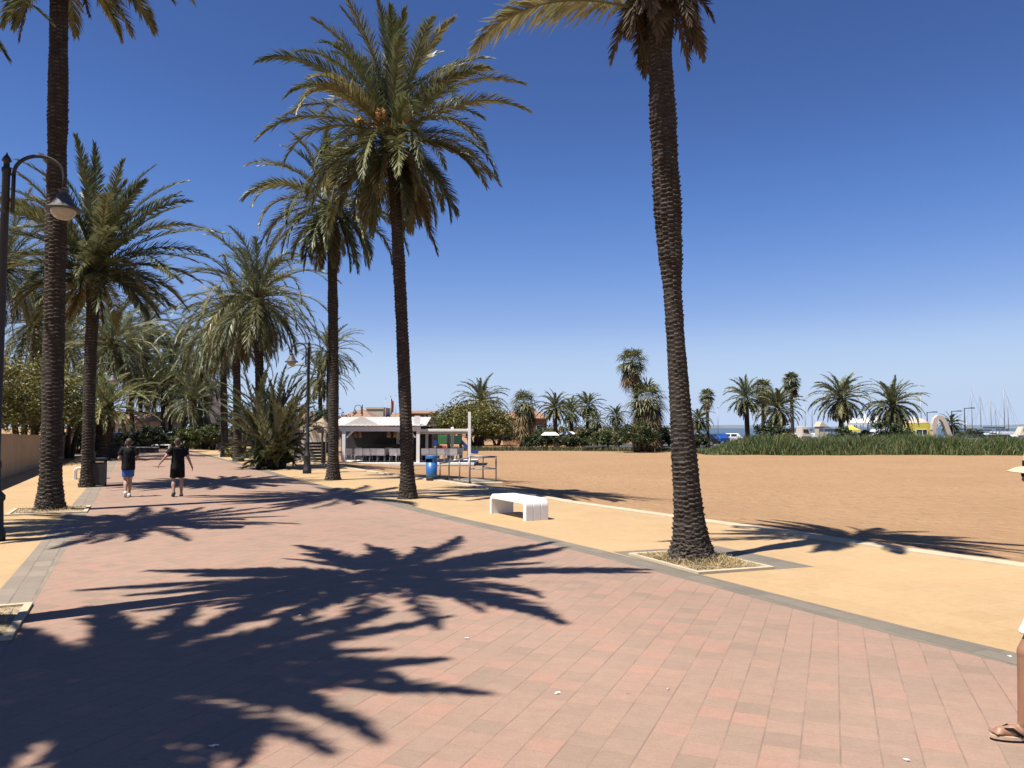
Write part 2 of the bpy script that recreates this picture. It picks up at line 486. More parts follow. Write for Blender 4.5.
# sea, hills, hard standing behind the reeds
sheet('sea', [(20, 118), (9000, 118), (9000, 11000), (1900, 11000)], -.40, M['sea'])
sheet('quay_road', [(10, 80), (120, 80), (120, 117), (10, 117)], -.44, M['asphalt'])
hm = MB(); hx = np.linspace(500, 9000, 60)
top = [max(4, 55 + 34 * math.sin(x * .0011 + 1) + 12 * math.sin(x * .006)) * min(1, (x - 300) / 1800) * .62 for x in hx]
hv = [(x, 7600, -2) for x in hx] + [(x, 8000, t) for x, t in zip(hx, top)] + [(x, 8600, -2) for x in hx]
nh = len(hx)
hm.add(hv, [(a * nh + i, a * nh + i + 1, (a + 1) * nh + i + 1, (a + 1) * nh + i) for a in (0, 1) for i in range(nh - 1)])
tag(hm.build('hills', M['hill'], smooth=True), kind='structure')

# ------------------------------------------------------------------ palms
GREENS = [(.090, .110, .058), (.124, .137, .071), (.166, .165, .086)]
def curve_frame(base, az, e0, L, droop, sway, K=15):
    s = np.linspace(0, 1, K)
    e = e0 - droop * s ** 1.5
    a = az + sway * s
    d = np.stack([np.cos(e) * np.cos(a), np.cos(e) * np.sin(a), np.sin(e)], 1)
    p = np.zeros((K, 3)); p[1:] = np.cumsum((d[1:] + d[:-1]) / 2, 0) * (L / (K - 1))
    return s, p + np.array(base), d, a
def frond(mb, rg, base, az, e0, L, droop, nl, ll, lw, col, detail=True, sway=0., rcol=(.16, .15, .06), vee=.45, hang=.12, roll=None):
    s, p, d, a = curve_frame(base, az, e0, L, droop, sway)
    K = len(s)
    S = np.stack([np.sin(a), -np.cos(a), np.zeros(K)], 1)
    roll = rg.normal(0, .30) if roll is None else roll
    Nn = nrm(np.cross(S, d)); 
    S2 = S * math.cos(roll) + Nn * math.sin(roll); N2 = nrm(np.cross(S2, d))
    # rachis
    w = np.interp(s, [0, .12, .4, 1], [.055, .024, .016, .004]) * (L / 3.2)
    rv = np.stack([p - S2 * w[:, None], p + S2 * w[:, None], p - N2 * w[:, None] * .9], 1).reshape(-1, 3)
    rf = [(i * 3 + k, i * 3 + (k + 1) % 3, i * 3 + 3 + (k + 1) % 3, i * 3 + 3 + k) for i in range(K - 1) for k in range(3)]
    mb.add(rv, rf, np.array(rcol))
    # leaflets
    t = np.linspace(.13, 1., nl); t = np.repeat(t, 2); sg = np.tile([1., -1.], nl)
    t = np.clip(t + rg.normal(0, .25 / nl, len(t)), .1, 1)
    def at(q): return np.stack([np.interp(t, s, q[:, k]) for k in range(3)], 1)
    P0, T, SS, NN = at(p), nrm(at(d)), nrm(at(S2)), nrm(at(N2))
    f = np.interp(t, [.1, .3, .8, 1], [.95, .74, .54, .26]) + rg.normal(0, .09, len(t))
    v = vee + rg.normal(0, .22, len(t))
    dr = T * np.cos(f)[:, None] + (SS * (sg * np.cos(v))[:, None] + NN * np.sin(v)[:, None]) * np.sin(f)[:, None]
    dr = nrm(dr)
    env = np.interp(t, [.1, .2, .38, .7, .9, 1], [.35, .8, 1, .85, .55, .4]) * rg.uniform(.85, 1.12, len(t))
    ln = ll * env
    wv = nrm(np.cross(dr, nrm(NN + .5 * SS * sg[:, None] + rg.normal(0, .25, NN.shape)))) * lw / 2
    mid = P0 + dr * (ln * .5)[:, None]
    tip = P0 + dr * ln[:, None]
    tip[:, 2] -= ln * hang * rg.uniform(.3, 1.7, len(t)); mid[:, 2] -= ln * hang * .2
    m = len(t); c = np.array(col) * rg.uniform(.8, 1.2, (m, 1)); c = c + rg.normal(0, .004, (m, 3)); c = np.clip(c, .004, 1)
    if detail:
        V = np.stack([P0 - wv * .7, P0 + wv * .7, mid + wv, mid - wv, tip], 1).reshape(-1, 3)
        i = np.arange(m) * 5
        F_ = [(int(k), int(k + 1), int(k + 2), int(k + 3)) for k in i] + [(int(k + 3), int(k + 2), int(k + 4)) for k in i]
        mb.add(V, F_, np.repeat(c, 5, 0))
    else:
        V = np.stack([P0 - wv, P0 + wv, tip], 1).reshape(-1, 3)
        i = np.arange(m) * 3
        mb.add(V, [(int(k), int(k + 1), int(k + 2)) for k in i], np.repeat(c, 3, 0))
def fan_leaf(mb, rg, base, az, e0, pet, fan, col, nseg=16, droop=.5, w=.05):
    s, p, d, a = curve_frame(base, az, e0, pet, droop * .6, 0, 6)
    mb.tube(p, [.02, .018, .016, .014, .012, .01], 3, False, np.array((.15, .14, .06)))
    T = d[-1]; S = np.array([math.sin(az), -math.cos(az), 0]); Nv = np.cross(S, T)
    an = np.linspace(-1.9, 1.9, nseg) + rg.normal(0, .06, nseg)
    dr = np.cos(an)[:, None] * T + np.sin(an)[:, None] * S + Nv * rg.normal(.12, .1, nseg)[:, None]
    dr = nrm(dr); ln = fan * (1 - .18 * np.abs(an) / 1.9) * rg.uniform(.85, 1.1, nseg)
    wv = nrm(np.cross(dr, Nv)) * w
    P0 = np.repeat(p[-1][None], nseg, 0)
    mid = P0 + dr * (ln * .6)[:, None]; mid[:, 2] -= ln * .05
    tip = P0 + dr * ln[:, None]; tip[:, 2] -= ln * droop * .55 * rg.uniform(.5, 1.5, nseg)
    c = np.clip(np.array(col) * rg.uniform(.75, 1.25, (nseg, 1)), .004, 1)
    V = np.stack([P0 - wv * .3, P0 + wv * .3, mid + wv, mid - wv, tip], 1).reshape(-1, 3)
    i = np.arange(nseg) * 5
    mb.add(V, [(int(k), int(k + 1), int(k + 2), int(k + 3)) for k in i] + [(int(k + 3), int(k + 2), int(k + 4)) for k in i], np.repeat(c, 5, 0))
def trunk_mesh(path, r0, r1, sp=.1, ncol=9, seg=54, sub=5, depth=.035, flare=.5, rg=None, topswell=.0, prof=None, curve=.32):
    """palm trunk: rings of overlapping old leaf bases set in a staggered lattice, worn pale at their lips"""
    path = np.array(path, float)
    dl = np.r_[0, np.cumsum(np.linalg.norm(np.diff(path, axis=0), axis=1))]
    Lt = dl[-1]; rows = int(Lt / sp)
    zz = []; fr = []; kk = []
    for k in range(rows):
        for j in range(sub):
            q = j / (sub - 1) if sub > 1 else 0
            zz.append((k + j / sub) * sp); fr.append(q); kk.append(k)
    zz = np.array(zz); fr = np.array(fr); kk = np.array(kk)
    C = np.stack([np.interp(zz, dl, path[:, i]) for i in range(3)], 1)
    Rz = r0 + (r1 - r0) * np.clip(zz / Lt, 0, 1) ** .8
    Rz = Rz * (1 + flare * np.exp(-zz / .28)) * (1 + topswell * np.exp(-(Lt - zz) / .5))
    Rz = Rz * (1 + .035 * np.sin(zz * 2.1 + 1) + .025 * np.sin(zz * 5.3))
    if prof is not None: Rz = np.interp(zz, prof[0], prof[1]) * (1 + .02 * np.sin(zz * 5.3))
    ph = np.linspace(0, 2 * PI, seg, endpoint=False)
    cj = rg.uniform(-.3, .3, ncol)
    uc = ph[None, :] / (2 * PI) * ncol + .22 * np.sin(zz[:, None] * 1.9) + .10 * np.sin(zz[:, None] * 7 + ph[None, :] * 3) + zz[:, None] * .35
    ci = np.floor(uc).astype(int) % ncol; fc = (uc - np.floor(uc)) - .5
    tab = rg.uniform(.35, 1.5, (rows + 3, ncol)); tab2 = rg.uniform(0, 1, (rows + 3, ncol))
    rr = zz[:, None] / sp + .5 * (ci % 2) + cj[ci] - curve * (2 * fc) ** 2 + .12 * np.sin(zz[:, None] * 3 + ci * 2.1)
    kk2 = np.clip(np.floor(rr).astype(int), 0, rows + 2); q = rr - np.floor(rr)
    amp = tab[kk2, ci]
    lipw = 1 - (2 * np.abs(fc)) ** 3 * .6
    disp = depth * amp * q ** 1.3 * lipw
    disp = disp + rg.normal(0, depth * .14, disp.shape)
    low = np.exp(-zz / .35)[:, None]
    disp = disp * (.75 + .35 * np.sin(zz * 1.1 + 2)[:, None] * np.sin(zz * .37)[:, None] + .15 * np.sin(zz[:, None] * 4.3 + ph[None, :] * 2))
    disp = disp * (1 - .5 * low) + low * rg.normal(0, .03, disp.shape)
    rad = Rz[:, None] + disp
    V = np.zeros((len(zz), seg, 3))
    V[:, :, 0] = C[:, 0:1] + rad * np.cos(ph); V[:, :, 1] = C[:, 1:2] + rad * np.sin(ph); V[:, :, 2] = C[:, 2:3] + 0 * rad
    tint = np.where((q > .78) & (np.abs(fc) < .42), tab2[kk2, ci] * .75, 0)
    tint = np.clip(tint + .55 * np.exp(-zz / .22)[:, None] * rg.uniform(.3, 1, tint.shape), 0, 1)   # fibrous roots at the foot
    nR = len(zz)
    ii, jj = np.meshgrid(np.arange(nR - 1), np.arange(seg), indexing='ij')
    j2 = (jj + 1) % seg
    Fq = np.stack([ii * seg + jj, ii * seg + j2, (ii + 1) * seg + j2, (ii + 1) * seg + jj], -1).reshape(-1, 4)
    mb = MB(); mb.add(V.reshape(-1, 3), Fq.tolist(), np.repeat(tint.reshape(-1, 1), 3, 1))
    return mb
def bez(a, b, bow, n=14):
    a = np.array(a); b = np.array(b); c = (a + b) / 2 + np.array(bow)
    t = np.linspace(0, 1, n)[:, None]
    return (1 - t) ** 2 * a + 2 * t * (1 - t) * c + t ** 2 * b
def date_palm(label, base, heart, L, nf=60, nl=80, r0=.2, r1=.17, bow=(0, 0, 0), seed=1, near=True, lw=.042, ll=.52, emin=-62, emax=86,
              drp=(28, 75), dead=8, fruit=0, tint=1.0, olive=.25, group='date palms on the promenade', name='date_palm', azs=None, flare=.5,
              trunk_seg=None, skirt=0, stub=14, extra=(), hang=.12, cat='palm tree', prof=None, sp=.088, ncol=10, pw=.9):
    rg = np.random.default_rng(seed)
    base = np.array(base, float); heart = np.array(heart, float)
    root = thing(name, label, cat, tuple(base), 0, group)
    h = heart - base
    path = bez((0, 0, -.05), h - np.array([0, 0, .25]), bow)
    if near: tb = trunk_mesh(path, r0, r1, sp, ncol, 84, 6, .028, flare, rg, .25, prof, .06)
    else: tb = trunk_mesh(path, r0, r1, .15, 7, 21, 4, .04, flare * .7, rg, .25, None, .1)
    tr = tb.build('trunk', M['bark'], root, True, True)
    cr = MB()
    ga = 2.39996
    for i in range(nf):
        t = (i + .5) / nf
        az = i * ga + rg.normal(0, .15)
        e0 = R(emax + (emin - emax) * t ** pw) + rg.normal(0, .11)
        Lf = L * (.72 + .4 * math.sin(PI * min(1, t * 1.15 + .12))) * rg.uniform(.88, 1.1)
        if t > .8: Lf *= .9
        dr = R(drp[0] + (drp[1] - drp[0]) * math.sin(PI * min(1, .15 + t * .8))) * rg.uniform(.75, 1.25)
        if e0 - dr < -1.5: dr = max(.1, e0 + 1.5)
        c = np.array(GREENS[rg.integers(0, 3)]) * tint
        if rg.random() < olive - .15 + .5 * t: c = c * np.array([1.5, 1.37, 1.22])
        off_ = np.array([math.cos(az), math.sin(az), 0]) * (.06 + .13 * t)
        frond(cr, rg, h + off_ + np.array([0, 0, .22 - .45 * t]), az, e0, Lf, dr, nl, ll * L / 3.3, lw, c, near, rg.normal(0, .22), hang=hang)
    for (az, e0, Lf, dr, c, zo, *ro) in extra:
        frond(cr, rg, h + np.array([math.cos(az) * .12, math.sin(az) * .12, zo]), az, e0, Lf, dr, nl, ll * L / 3.3 * (1.15 if ro else 1), lw, c, near, 0, roll=ro[0] if ro else None, hang=.35 if ro else .12)
    cr.build('crown', M['frond'], root, False, True)
    if dead or skirt:
        db = MB()
        for i in range(dead):
            az = rg.uniform(0, 2 * PI)
            col = np.array((.17, .115, .06)) * rg.uniform(.7, 1.25)
            frond(db, rg, h + np.array([math.cos(az) * .2, math.sin(az) * .2, -.3]), az, R(rg.uniform(-74, -50)), L * rg.uniform(.4, .8), R(14), max(10, nl // 2), ll * .6 * L / 3.3, lw, col, near, 0, (.17, .11, .06), .2)
        # cut leaf stubs below the crown
        for i in range(stub):
            az = i * ga; z = -.15 - .5 * (i / max(1, stub))
            a0 = h + np.array([math.cos(az) * r1 * .8, math.sin(az) * r1 * .8, z]); d = np.array([math.cos(az), math.sin(az), .9]); ln = rg.uniform(.15, .34)
            db.tube([a0, a0 + d * ln * .6, a0 + d * ln], [.055, .04, .028], 5, True, np.array((.16, .10, .055)) * rg.uniform(.7, 1.2))
        db.build('dead_fronds', M['dead'], root, False, True)
    if fruit:
        for i in range(fruit):
            az = rg.uniform(0, 2 * PI) if azs is None else azs[i]
            s, p, d, a = curve_frame(h + np.array([0, 0, .05]), az, R(42), .95, R(70), 0, 8)
            sm = MB(); sm.tube(p, np.linspace(.035, .018, 8), 6)
            st = sm.build('fruit_stalk', M['stalk'], root, True)
            fb = MB(); e = p[-1]
            fb.ball(e, (.12, .12, .16), 26, 20)
            fb.v[-1] = fb.v[-1] + rg.normal(0, .022, fb.v[-1].shape)
            fb.build('fruit_cluster', M['fruit'], root, True)
    return root
def fan_palm(label, base, heart, pet=.8, fan=.9, nleaf=38, r0=.2, r1=.16, seed=1, skirt=0, skirt_len=2., bow=(0, 0, 0), group='palms across the beach', tint=1.):
    rg = np.random.default_rng(seed)
    base = np.array(base, float); h = np.array(heart, float) - base
    root = thing('fan_palm', label, 'palm tree', tuple(base), 0, group)
    path = bez((0, 0, -.05), h, bow)
    trunk_mesh(path, r0, r1, .2, 6, 14, 3, .025, .5, rg).build('trunk', M['bark'], root, True, True)
    cr = MB()
    for i in range(nleaf):
        t = (i + .5) / nleaf; az = i * 2.39996 + rg.normal(0, .2)
        e0 = R(85 - 125 * t ** .9) + rg.normal(0, .1)
        c = np.array(GREENS[rg.integers(0, 3)]) * tint
        if rg.random() < .3: c = c * np.array([1.6, 1.4, 1.1])
        fan_leaf(cr, rg, h, az, e0, pet * rg.uniform(.8, 1.15), fan, c, 15, .6)
    cr.build('crown', M['frond'], root, False, True)
    if skirt:
        sk = MB()
        for i in range(skirt):
            q = rg.random(); az = rg.uniform(0, 2 * PI)
            b = h + np.array([math.cos(az) * .15, math.sin(az) * .15, -.1 - q * skirt_len])
            fan_leaf(sk, rg, b, az, R(rg.uniform(-65, -20)), pet * rg.uniform(.6, 1), fan * .95, np.array((.23, .165, .09)) * rg.uniform(.6, 1.3), 12, .9)
        sk.build('dead_skirt', M['dead'], root, False, True)
    return root

def HP(base, hx, hy, dY=0):  # crown heart seen at a pixel, at the trunk's own distance
    return H(hx, hy, base.y + dY)

# the near palm with its bare trunk right of the middle
b = G(693, 561)
p1 = date_palm('near palm with a bare scaly trunk standing in the tree pit nearest the camera', b, HP(b, 656, -70), 2.9, 44, 80, .172, .158, (-.12, 0, 0), 3, lw=.042,
     emin=14, drp=(24, 36), dead=0, flare=.75, group=None, sp=.064, ncol=13, prof=([0, .08, .18, .32, .6, 1.1, 1.66, 2.2, 3.0, 3.75, 3.95, 4.2, 5.2, 6.3, 7.2, 7.7, 9], [.42, .35, .285, .235, .198, .175, .155, .138, .12, .113, .125, .157, .172, .163, .158, .19, .19]),
     extra=[(R(184), R(14), 2.65, R(68), (.29, .28, .15), -1.2, -.55)])
# its brown dead fronds hang straight down round the neck
db = MB(); rg = np.random.default_rng(5)
hh = np.array(HP(b, 657, -40) - b)
for i in range(30):
    az = i * 2.39996; q = rg.random()
    col = np.array((.19, .142, .095)) * rg.uniform(.5, 1.3)
    frond(db, rg, hh + np.array([math.cos(az) * .24, math.sin(az) * .24, -.15 - .25 * q]), az, R(rg.uniform(-84, -45)), rg.uniform(.55, 1.15), R(22), 34, .26, .034, col, True, 0, (.17, .11, .06), .3)
for i in range(40):
    az = i * 2.39996; z = -.1 - .75 * (i / 40)
    a0 = hh + np.array([math.cos(az) * .2, math.sin(az) * .2, z]); d = np.array([math.cos(az) * .8, math.sin(az) * .8, .7]); ln = rg.uniform(.14, .3)
    db.tube([a0, a0 + d * ln * .6, a0 + d * ln], [.07, .05, .03], 5, True, np.array((.13, .085, .05)) * rg.uniform(.6, 1.3))
db.build('dead_fronds', M['dead'], p1, False, True)

b = G(408, 498.5)
date_palm('tall date palm with orange fruit left of the white bench, the fullest crown', b, HP(b, 392, 138), 3.3, 84, 90, .165, .135, (.1, 0, 0), 8, lw=.038, dead=7, pw=1.12, fruit=4,
     azs=[R(-100), R(-60), R(200), R(170)], extra=[(R(-5), R(-66), 2.9, R(6), (.12, .08, .045), -.3)])
b = G(333, 480)
date_palm('date palm just left of the tall fruiting one, its crown half hidden behind it', b, HP(b, 331, 205), 3.1, 66, 74, .18, .15, (.1, 0, 0), 9, lw=.040, dead=8, emin=-70, drp=(35, 85))
b = G(50, 511)
date_palm('tall date palm behind the near lamp post, crown cut by the photo top', b, HP(b, 60, -64), 3.35, 48, 80, .215, .18, (.05, 0, 0), 14, lw=.044, dead=2, emin=-34, drp=(32, 64), group=None)
b = G(87, 487)
date_palm('dense date palm with a dark trunk beside the black litter bin at left', b, HP(b, 95, 268), 3.35, 92, 84, .15, .17, (-.08, 0, 0), 17, lw=.040, dead=3, emin=-26, drp=(26, 56), tint=.95, pw=1.0, stub=40)
# two palms just outside the frame at left whose shadows cross the paving
b = Vector((-5.25, 7.1, 0))
date_palm('palm in the half seen tree pit at the left edge', b, b + Vector((-.15, .10, 9.0)), 2.8, 52, 70, .2, .17, (0, 0, 0), 21, lw=.055, dead=4, emin=-40, drp=(26, 60), near=True, group=None)
b = Vector((-6.85, 3.15, 0))
date_palm('palm outside the left edge that shades the lower left paving', b, b + Vector((0, 0, 8.7)), 2.5, 92, 66, .2, .17, (0, 0, 0), 22, lw=.06, dead=8, emin=-50, drp=(26, 60), near=True, group=None)

b = Vector((-11.2, 12.5, 0))
date_palm('palm just outside the left edge whose crown shades the ground by the near lamp post', b, b + Vector((0, 0, 9.0)), 2.9, 58, 60, .2, .17, (0, 0, 0), 23, lw=.05, dead=3, emin=-40, drp=(26, 60), group=None)

# middle distance, left side
MG = 'date palms along the far promenade'
def mid(label, bx, by, hx, hy, rpx, seed, nf=52, **kw):
    b = G(bx, by); L = rpx * b.y / F * 1.12
    kw.setdefault('r0', .22); kw.setdefault('r1', .17); kw.setdefault('dead', 8)
    return date_palm(label, b, HP(b, hx, hy), L, int(nf * 1.25), 46, seed=seed, near=False, lw=.056, ll=.54, group=MG, **kw)
mid('stubby palm with a stout trunk and bright low crown just behind the black bin', 100, 460, 107, 408, 44, 31, r0=.42, r1=.36, emin=-35, tint=1.5, olive=.5)
mid('slim palm close behind the stubby stout palm', 109, 457, 112, 345, 50, 32)
mid('slim straight palm in front of the tiled bungalow', 133, 447, 130, 352, 46, 33)
mid('palm with a thin trunk between the bungalow and the far white bench', 150, 446, 147, 383, 36, 34)
mid('palm with a round low crown above the far white bench', 163, 447.5, 163, 384, 40, 35, tint=1.25)
mid('low palm with a dark drooping crown beyond the boy in black shorts', 194, 449, 193, 402, 34, 36, emin=-60)
mid('palm with a drooping crown and white painted foot right of the promenade', 225, 457, 223, 336, 52, 37, emin=-75, drp=(40, 95), fruit=2)
mid('palm with hanging grey fronds close beside the white footed palm', 238, 461.5, 236, 318, 60, 38, 60, emin=-75, drp=(40, 95), fruit=2)
mid('big arching palm rising over the suckering palm clump', 263, 468, 257, 298, 76, 39, 62, emin=-66, drp=(40, 90))
mid('slim palm behind the far lamp post', 321, 452, 320, 376, 32, 40, 44)
mid('taller slim palm behind the far lamp post, right hand of the pair', 328, 453, 329, 352, 34, 41, 44)
mid('palm standing behind the tan wall with crown over the olive trees', 33, 452, 36, 322, 70, 42, 60)
mid('palm at the left edge behind the tan wall, cut by the photo edge', -14, 455, 4, 268, 78, 43, 60)
mid('hazy palm far behind the dense palm, above the slim ones', 183, 446, 186, 366, 46, 44, 50)
mid('far palm filling the gap above the bungalow roof', 120, 446, 148, 322, 40, 45, 44, r0=.2)
mid('far palm whose crown shows under the dense palm', 60, 449, 68, 352, 48, 46, 48)
mid('far palm left of the slim palm by the bungalow, low bright crown', 141, 446, 140, 366, 40, 48, 46, tint=1.15)
mid('far palm with spread crown right above the bungalow roof end', 170, 446.5, 172, 362, 44, 49, 46, olive=.5)
mid('far palm close to the drooping white footed palm, on its left', 201, 448, 200, 374, 42, 51, 48, olive=.5)
mid('far palm behind the dense palm crown, its right half showing', 105, 449, 104, 340, 52, 52, 50, olive=.5)
mid('far palm between the hazy one and the hanging grey fronds', 207, 447, 206, 350, 40, 47, 46)
# suckering clump
b = G(272, 468.5)
rg = np.random.default_rng(50)
cl = thing('palm_clump', 'bushy palm clump sprouting from the ground left of the far lamp post', 'palm tree', tuple(b), 0)
cm = MB()
for i in range(190):
    az = i * 2.39996; t = rg.random(); q = i / 190
    bb = np.array([math.cos(az * 1.7) * .75 * t, math.sin(az * 1.7) * .75 * t, rg.uniform(.05, .9)])
    e0 = R(90 - 34 * (q / .38)) if q < .38 else R(rg.uniform(5, 70)); L = rg.uniform(2.4, 4.5) if q < .38 else rg.uniform(.8, 1.7)
    c = np.array(GREENS[rg.integers(0, 3)]) * (1.0 if q < .4 else .85)
    if rg.random() < .22: c = c * np.array([1.9, 1.55, 1.2])
    frond(cm, rg, bb, az, e0, L, R(rg.uniform(15, 75)), 46, .42, .07, c, False, rg.normal(0, .3))
cm.build('crown', M['frond'], cl, False, True)
tm = MB()
for i in range(4):
    a = i * 1.6; tm.tube([(math.cos(a) * .4, math.sin(a) * .4, -.05), (math.cos(a) * .55, math.sin(a) * .55, .9)], [.2, .15], 9)
tm.build('trunk', M['bark'], cl, True, True)

# across the beach
DG = 'palms across the beach'
def far_date(label, bx, hx, hy, rpx, Y, seed, nf=46, **kw):
    b = H(bx, 440, Y); b.z = gz(b.x, b.y)
    L = rpx * Y / F * 1.15
    kw.setdefault('r0', .26); kw.setdefault('r1', .2); kw.setdefault('dead', 8)
    return date_palm(label, b, HP(b, hx, hy), L, int(nf * 1.25), 32, seed=seed, near=False, lw=.09, ll=.62, group=DG, hang=.2, **kw)
def far_fan(label, bx, hx, hy, rpx, Y, seed, **kw):
    b = H(bx, 440, Y); b.z = gz(b.x, b.y)
    L = rpx * Y / F
    return fan_palm(label, b, HP(b, hx, hy), L * .5, L * .62, seed=seed, **kw)
far_date('feathery palm rising behind the big round tree', 482, 481, 402, 26, 100, 61, emin=-20)
far_fan('fat fan palm with a brown skirt right of the round tree', 524, 524, 403, 17, 88, 62, skirt=90, skirt_len=2.6, r0=.45, r1=.4)
far_date('dark small date palm with a clean trunk by the white awnings', 556, 555, 408, 18, 88, 63, emin=-40)
far_date('pale thin palm behind the small dark date palm', 572, 571, 412, 15, 98, 64, tint=1.5)
far_date('taller palm with a round feathery crown right of the awnings', 587, 588, 406, 15, 96, 65)
far_date('little bright palm under the taller round crowned one', 596, 596, 421, 10, 92, 66, tint=1.5)
far_date('low palm just left of the shaggy fan palms', 617, 616, 416, 11, 92, 67)
far_fan('tallest fan palm on the far side with a small dark tuft on top', 642, 632, 362, 18, 78, 68, nleaf=44, skirt=26, skirt_len=1.6, r0=.28, bow=(.1, 0, 0))
far_fan('shaggy fan palm leaning against the tallest one with a thick straw skirt', 650, 647, 400, 25, 77, 69, nleaf=52, skirt=150, skirt_len=3.2, r0=.4, r1=.35)
far_fan('small round headed fan palm right of the near trunk', 708, 707, 396, 9.5, 92, 70, skirt=10, skirt_len=.8)
far_date('low palm beside the blue car', 697, 699, 420, 13, 90, 71)
far_date('arching palm at the left of the right hand palm group', 748, 746, 398, 21, 78, 72, emin=-60)
far_fan('round headed fan palm between two arching palms', 763, 763, 388, 12, 84, 73, skirt=14, skirt_len=1.)
far_date('wide palm with olive fronds at the middle of the right hand group', 778, 777, 408, 23, 76, 74, nf=60, emin=-60)
far_fan('tall thin fan palm with a small round head over the reeds', 793, 791, 381, 11, 80, 75, skirt=14, skirt_len=.8, r0=.18)
far_date('full palm left of the white tent roofs', 841, 841, 399, 27, 78, 76, nf=72, emin=-70)
far_date('full palm with a dark thick base beside the yellow kiosk', 893, 893, 405, 27, 77, 77, nf=80, emin=-78)
far_date('tiny palm to the right of the pink arch', 950, 951, 424, 11, 96, 78, nf=34)

# ------------------------------------------------------------------ broadleaf trees, shrubs, reeds
def leafy(mb, rg, centre, rad, nclump, nleaf, size, cols, flat=.0):
    """leaf-sized faces in clumps spread through an uneven ellipsoid"""
    centre = np.array(centre); rad = np.array(rad)
    for i in range(nclump):
        d = rg.normal(0, 1, 3); d /= np.linalg.norm(d)
        if d[2] < -.35: d[2] *= .4
        q = centre + d * rad * rg.uniform(.35, 1.0) ** .6 * (1 + .12 * math.sin(5 * d[0] + 3 * d[1]))
        cr = rg.uniform(.16, .30) * rad.mean()
        P = q + np.clip(rg.normal(0, .55, (nleaf, 3)), -1.3, 1.3) * cr * np.array([1, 1, .75])
        a = nrm(rg.normal(0, 1, (nleaf, 3))); a[:, 2] *= .6; a = nrm(a)
        bvec = nrm(np.cross(a, rg.normal(0, 1, (nleaf, 3))))
        sz = size * rg.uniform(.6, 1.4, (nleaf, 1))
        c = np.array(cols[rg.integers(0, len(cols))]) * rg.uniform(.75, 1.25, (nleaf, 1))
        V = np.stack([P - a * sz, P + bvec * sz * .45, P + a * sz, P - bvec * sz * .45], 1).reshape(-1, 3)
        k = np.arange(nleaf) * 4
        mb.add(V, np.stack([k, k + 1, k + 2, k + 3], 1).tolist(), np.repeat(np.clip(c, .004, 1), 4, 0))
OLIVE = [(.19, .185, .05), (.235, .21, .06), (.14, .145, .042), (.25, .205, .07)]
DKGR = [(.042, .06, .024), (.058, .078, .03), (.075, .092, .034)]
MIDG = [(.085, .11, .034), (.11, .13, .04), (.07, .09, .03)]
def tree(label, base, w, h, seed, cols, name='broadleaf_tree', group=None, dens=1.0, size=.11, stems=3, low=.25):
    rg = np.random.default_rng(seed)
    root = thing(name, label, 'shrub' if name == 'shrub' else 'tree', tuple(base), 0, group)
    tm = MB()
    for i in range(stems):
        a = i * 2.4 + .5
        tm.tube([(math.cos(a) * .12 * w * .3, math.sin(a) * .12 * w * .3, -.05), (math.cos(a) * w * .1, math.sin(a) * w * .1, h * .35), (math.cos(a) * w * .24, math.sin(a) * w * .24, h * .7)],
                [.035 * w, .024 * w, .008 * w], 8)
    tm.build('trunk' if name != 'shrub' else 'stem', M['bark_tree'], root, True)
    cm = MB()
    leafy(cm, rg, (0, 0, h * (.5 + low / 2)), (w / 2, w / 2, h * (.5 - low / 2)), int(90 * dens), 70, size, cols)
    cm.build('crown' if name != 'shrub' else 'foliage', M['leaf'], root, False, True)
    return root
def at(px, Y):
    p = H(px, 430, Y); p.z = gz(p.x, p.y) if gz(p.x, p.y) < -.05 else 0
    return p
tree('wide round yellow green tree behind the beach shelter', at(475, 88), 8.9, 4.9, 101, OLIVE, dens=3.0, size=.15, stems=6, low=.1)
for k, (px, Y, w, h, lb) in enumerate([(-22, 38, 6, 5.2, 'olive green tree behind the wall at the left edge'), (24, 42, 6, 5.4, 'olive green tree between the lamp post and the tall palm, behind the wall'),
        (68, 47, 5, 5.2, 'olive green tree right of the tall left palm, at the end of the wall')]):
    tree(lb, at(px, Y), w, h, 110 + k, OLIVE, group='olive green trees behind the wall', dens=1.8, size=.10, low=.12)
shr = [(78, 56, 2.6, 1.9, DKGR, 'dark shrub at the far end of the tan wall'), (92, 66, 3.2, 2.0, DKGR, 'dark tall shrub behind the stout palm'), (121, 61, 2.6, 1.35, [(.11, .095, .05), (.085, .08, .045)], 'grey brown shrub left of the slim palm by the bungalow'),
       (138, 62, 2.2, 1.45, DKGR, 'round dark shrub at the foot of the slim palm by the bungalow'), (153, 60, 1.7, 2.0, DKGR, 'dark upright shrub left of the far white bench'),
       (176, 72, 3, 1.7, MIDG, 'loose green shrub between the two boys and the road'), (187, 60, 2.0, 1.7, [(.10, .13, .03), (.13, .16, .04)], 'bright green shrub behind the boy in black shorts'),
       (205, 70, 4, 2.6, DKGR, 'dark shrub at the far end of the promenade, left of the road sign'), (213, 66, 2.6, 2.2, MIDG, 'rounded green shrub beside the white footed palm'),
       (243, 62, 3.4, 3.4, DKGR, 'dark shrub behind the suckering palm clump'), (238, 44, 1.1, .8, OLIVE, 'little low shrub at the foot of the palm with hanging fronds'),
       (300, 66, 5.5, 4.6, DKGR, 'dark green tree like shrub left of the far lamp post, behind the fence'), (322, 72, 6, 4.4, DKGR, 'dark green shrub mass right of the far lamp post'), (402, 92, 5.5, 3.2, DKGR, 'dark shrub behind the café at the tall palm trunk'),
       (424, 84, 4.5, 3.4, DKGR, 'dark green shrub between the café and the round tree')]
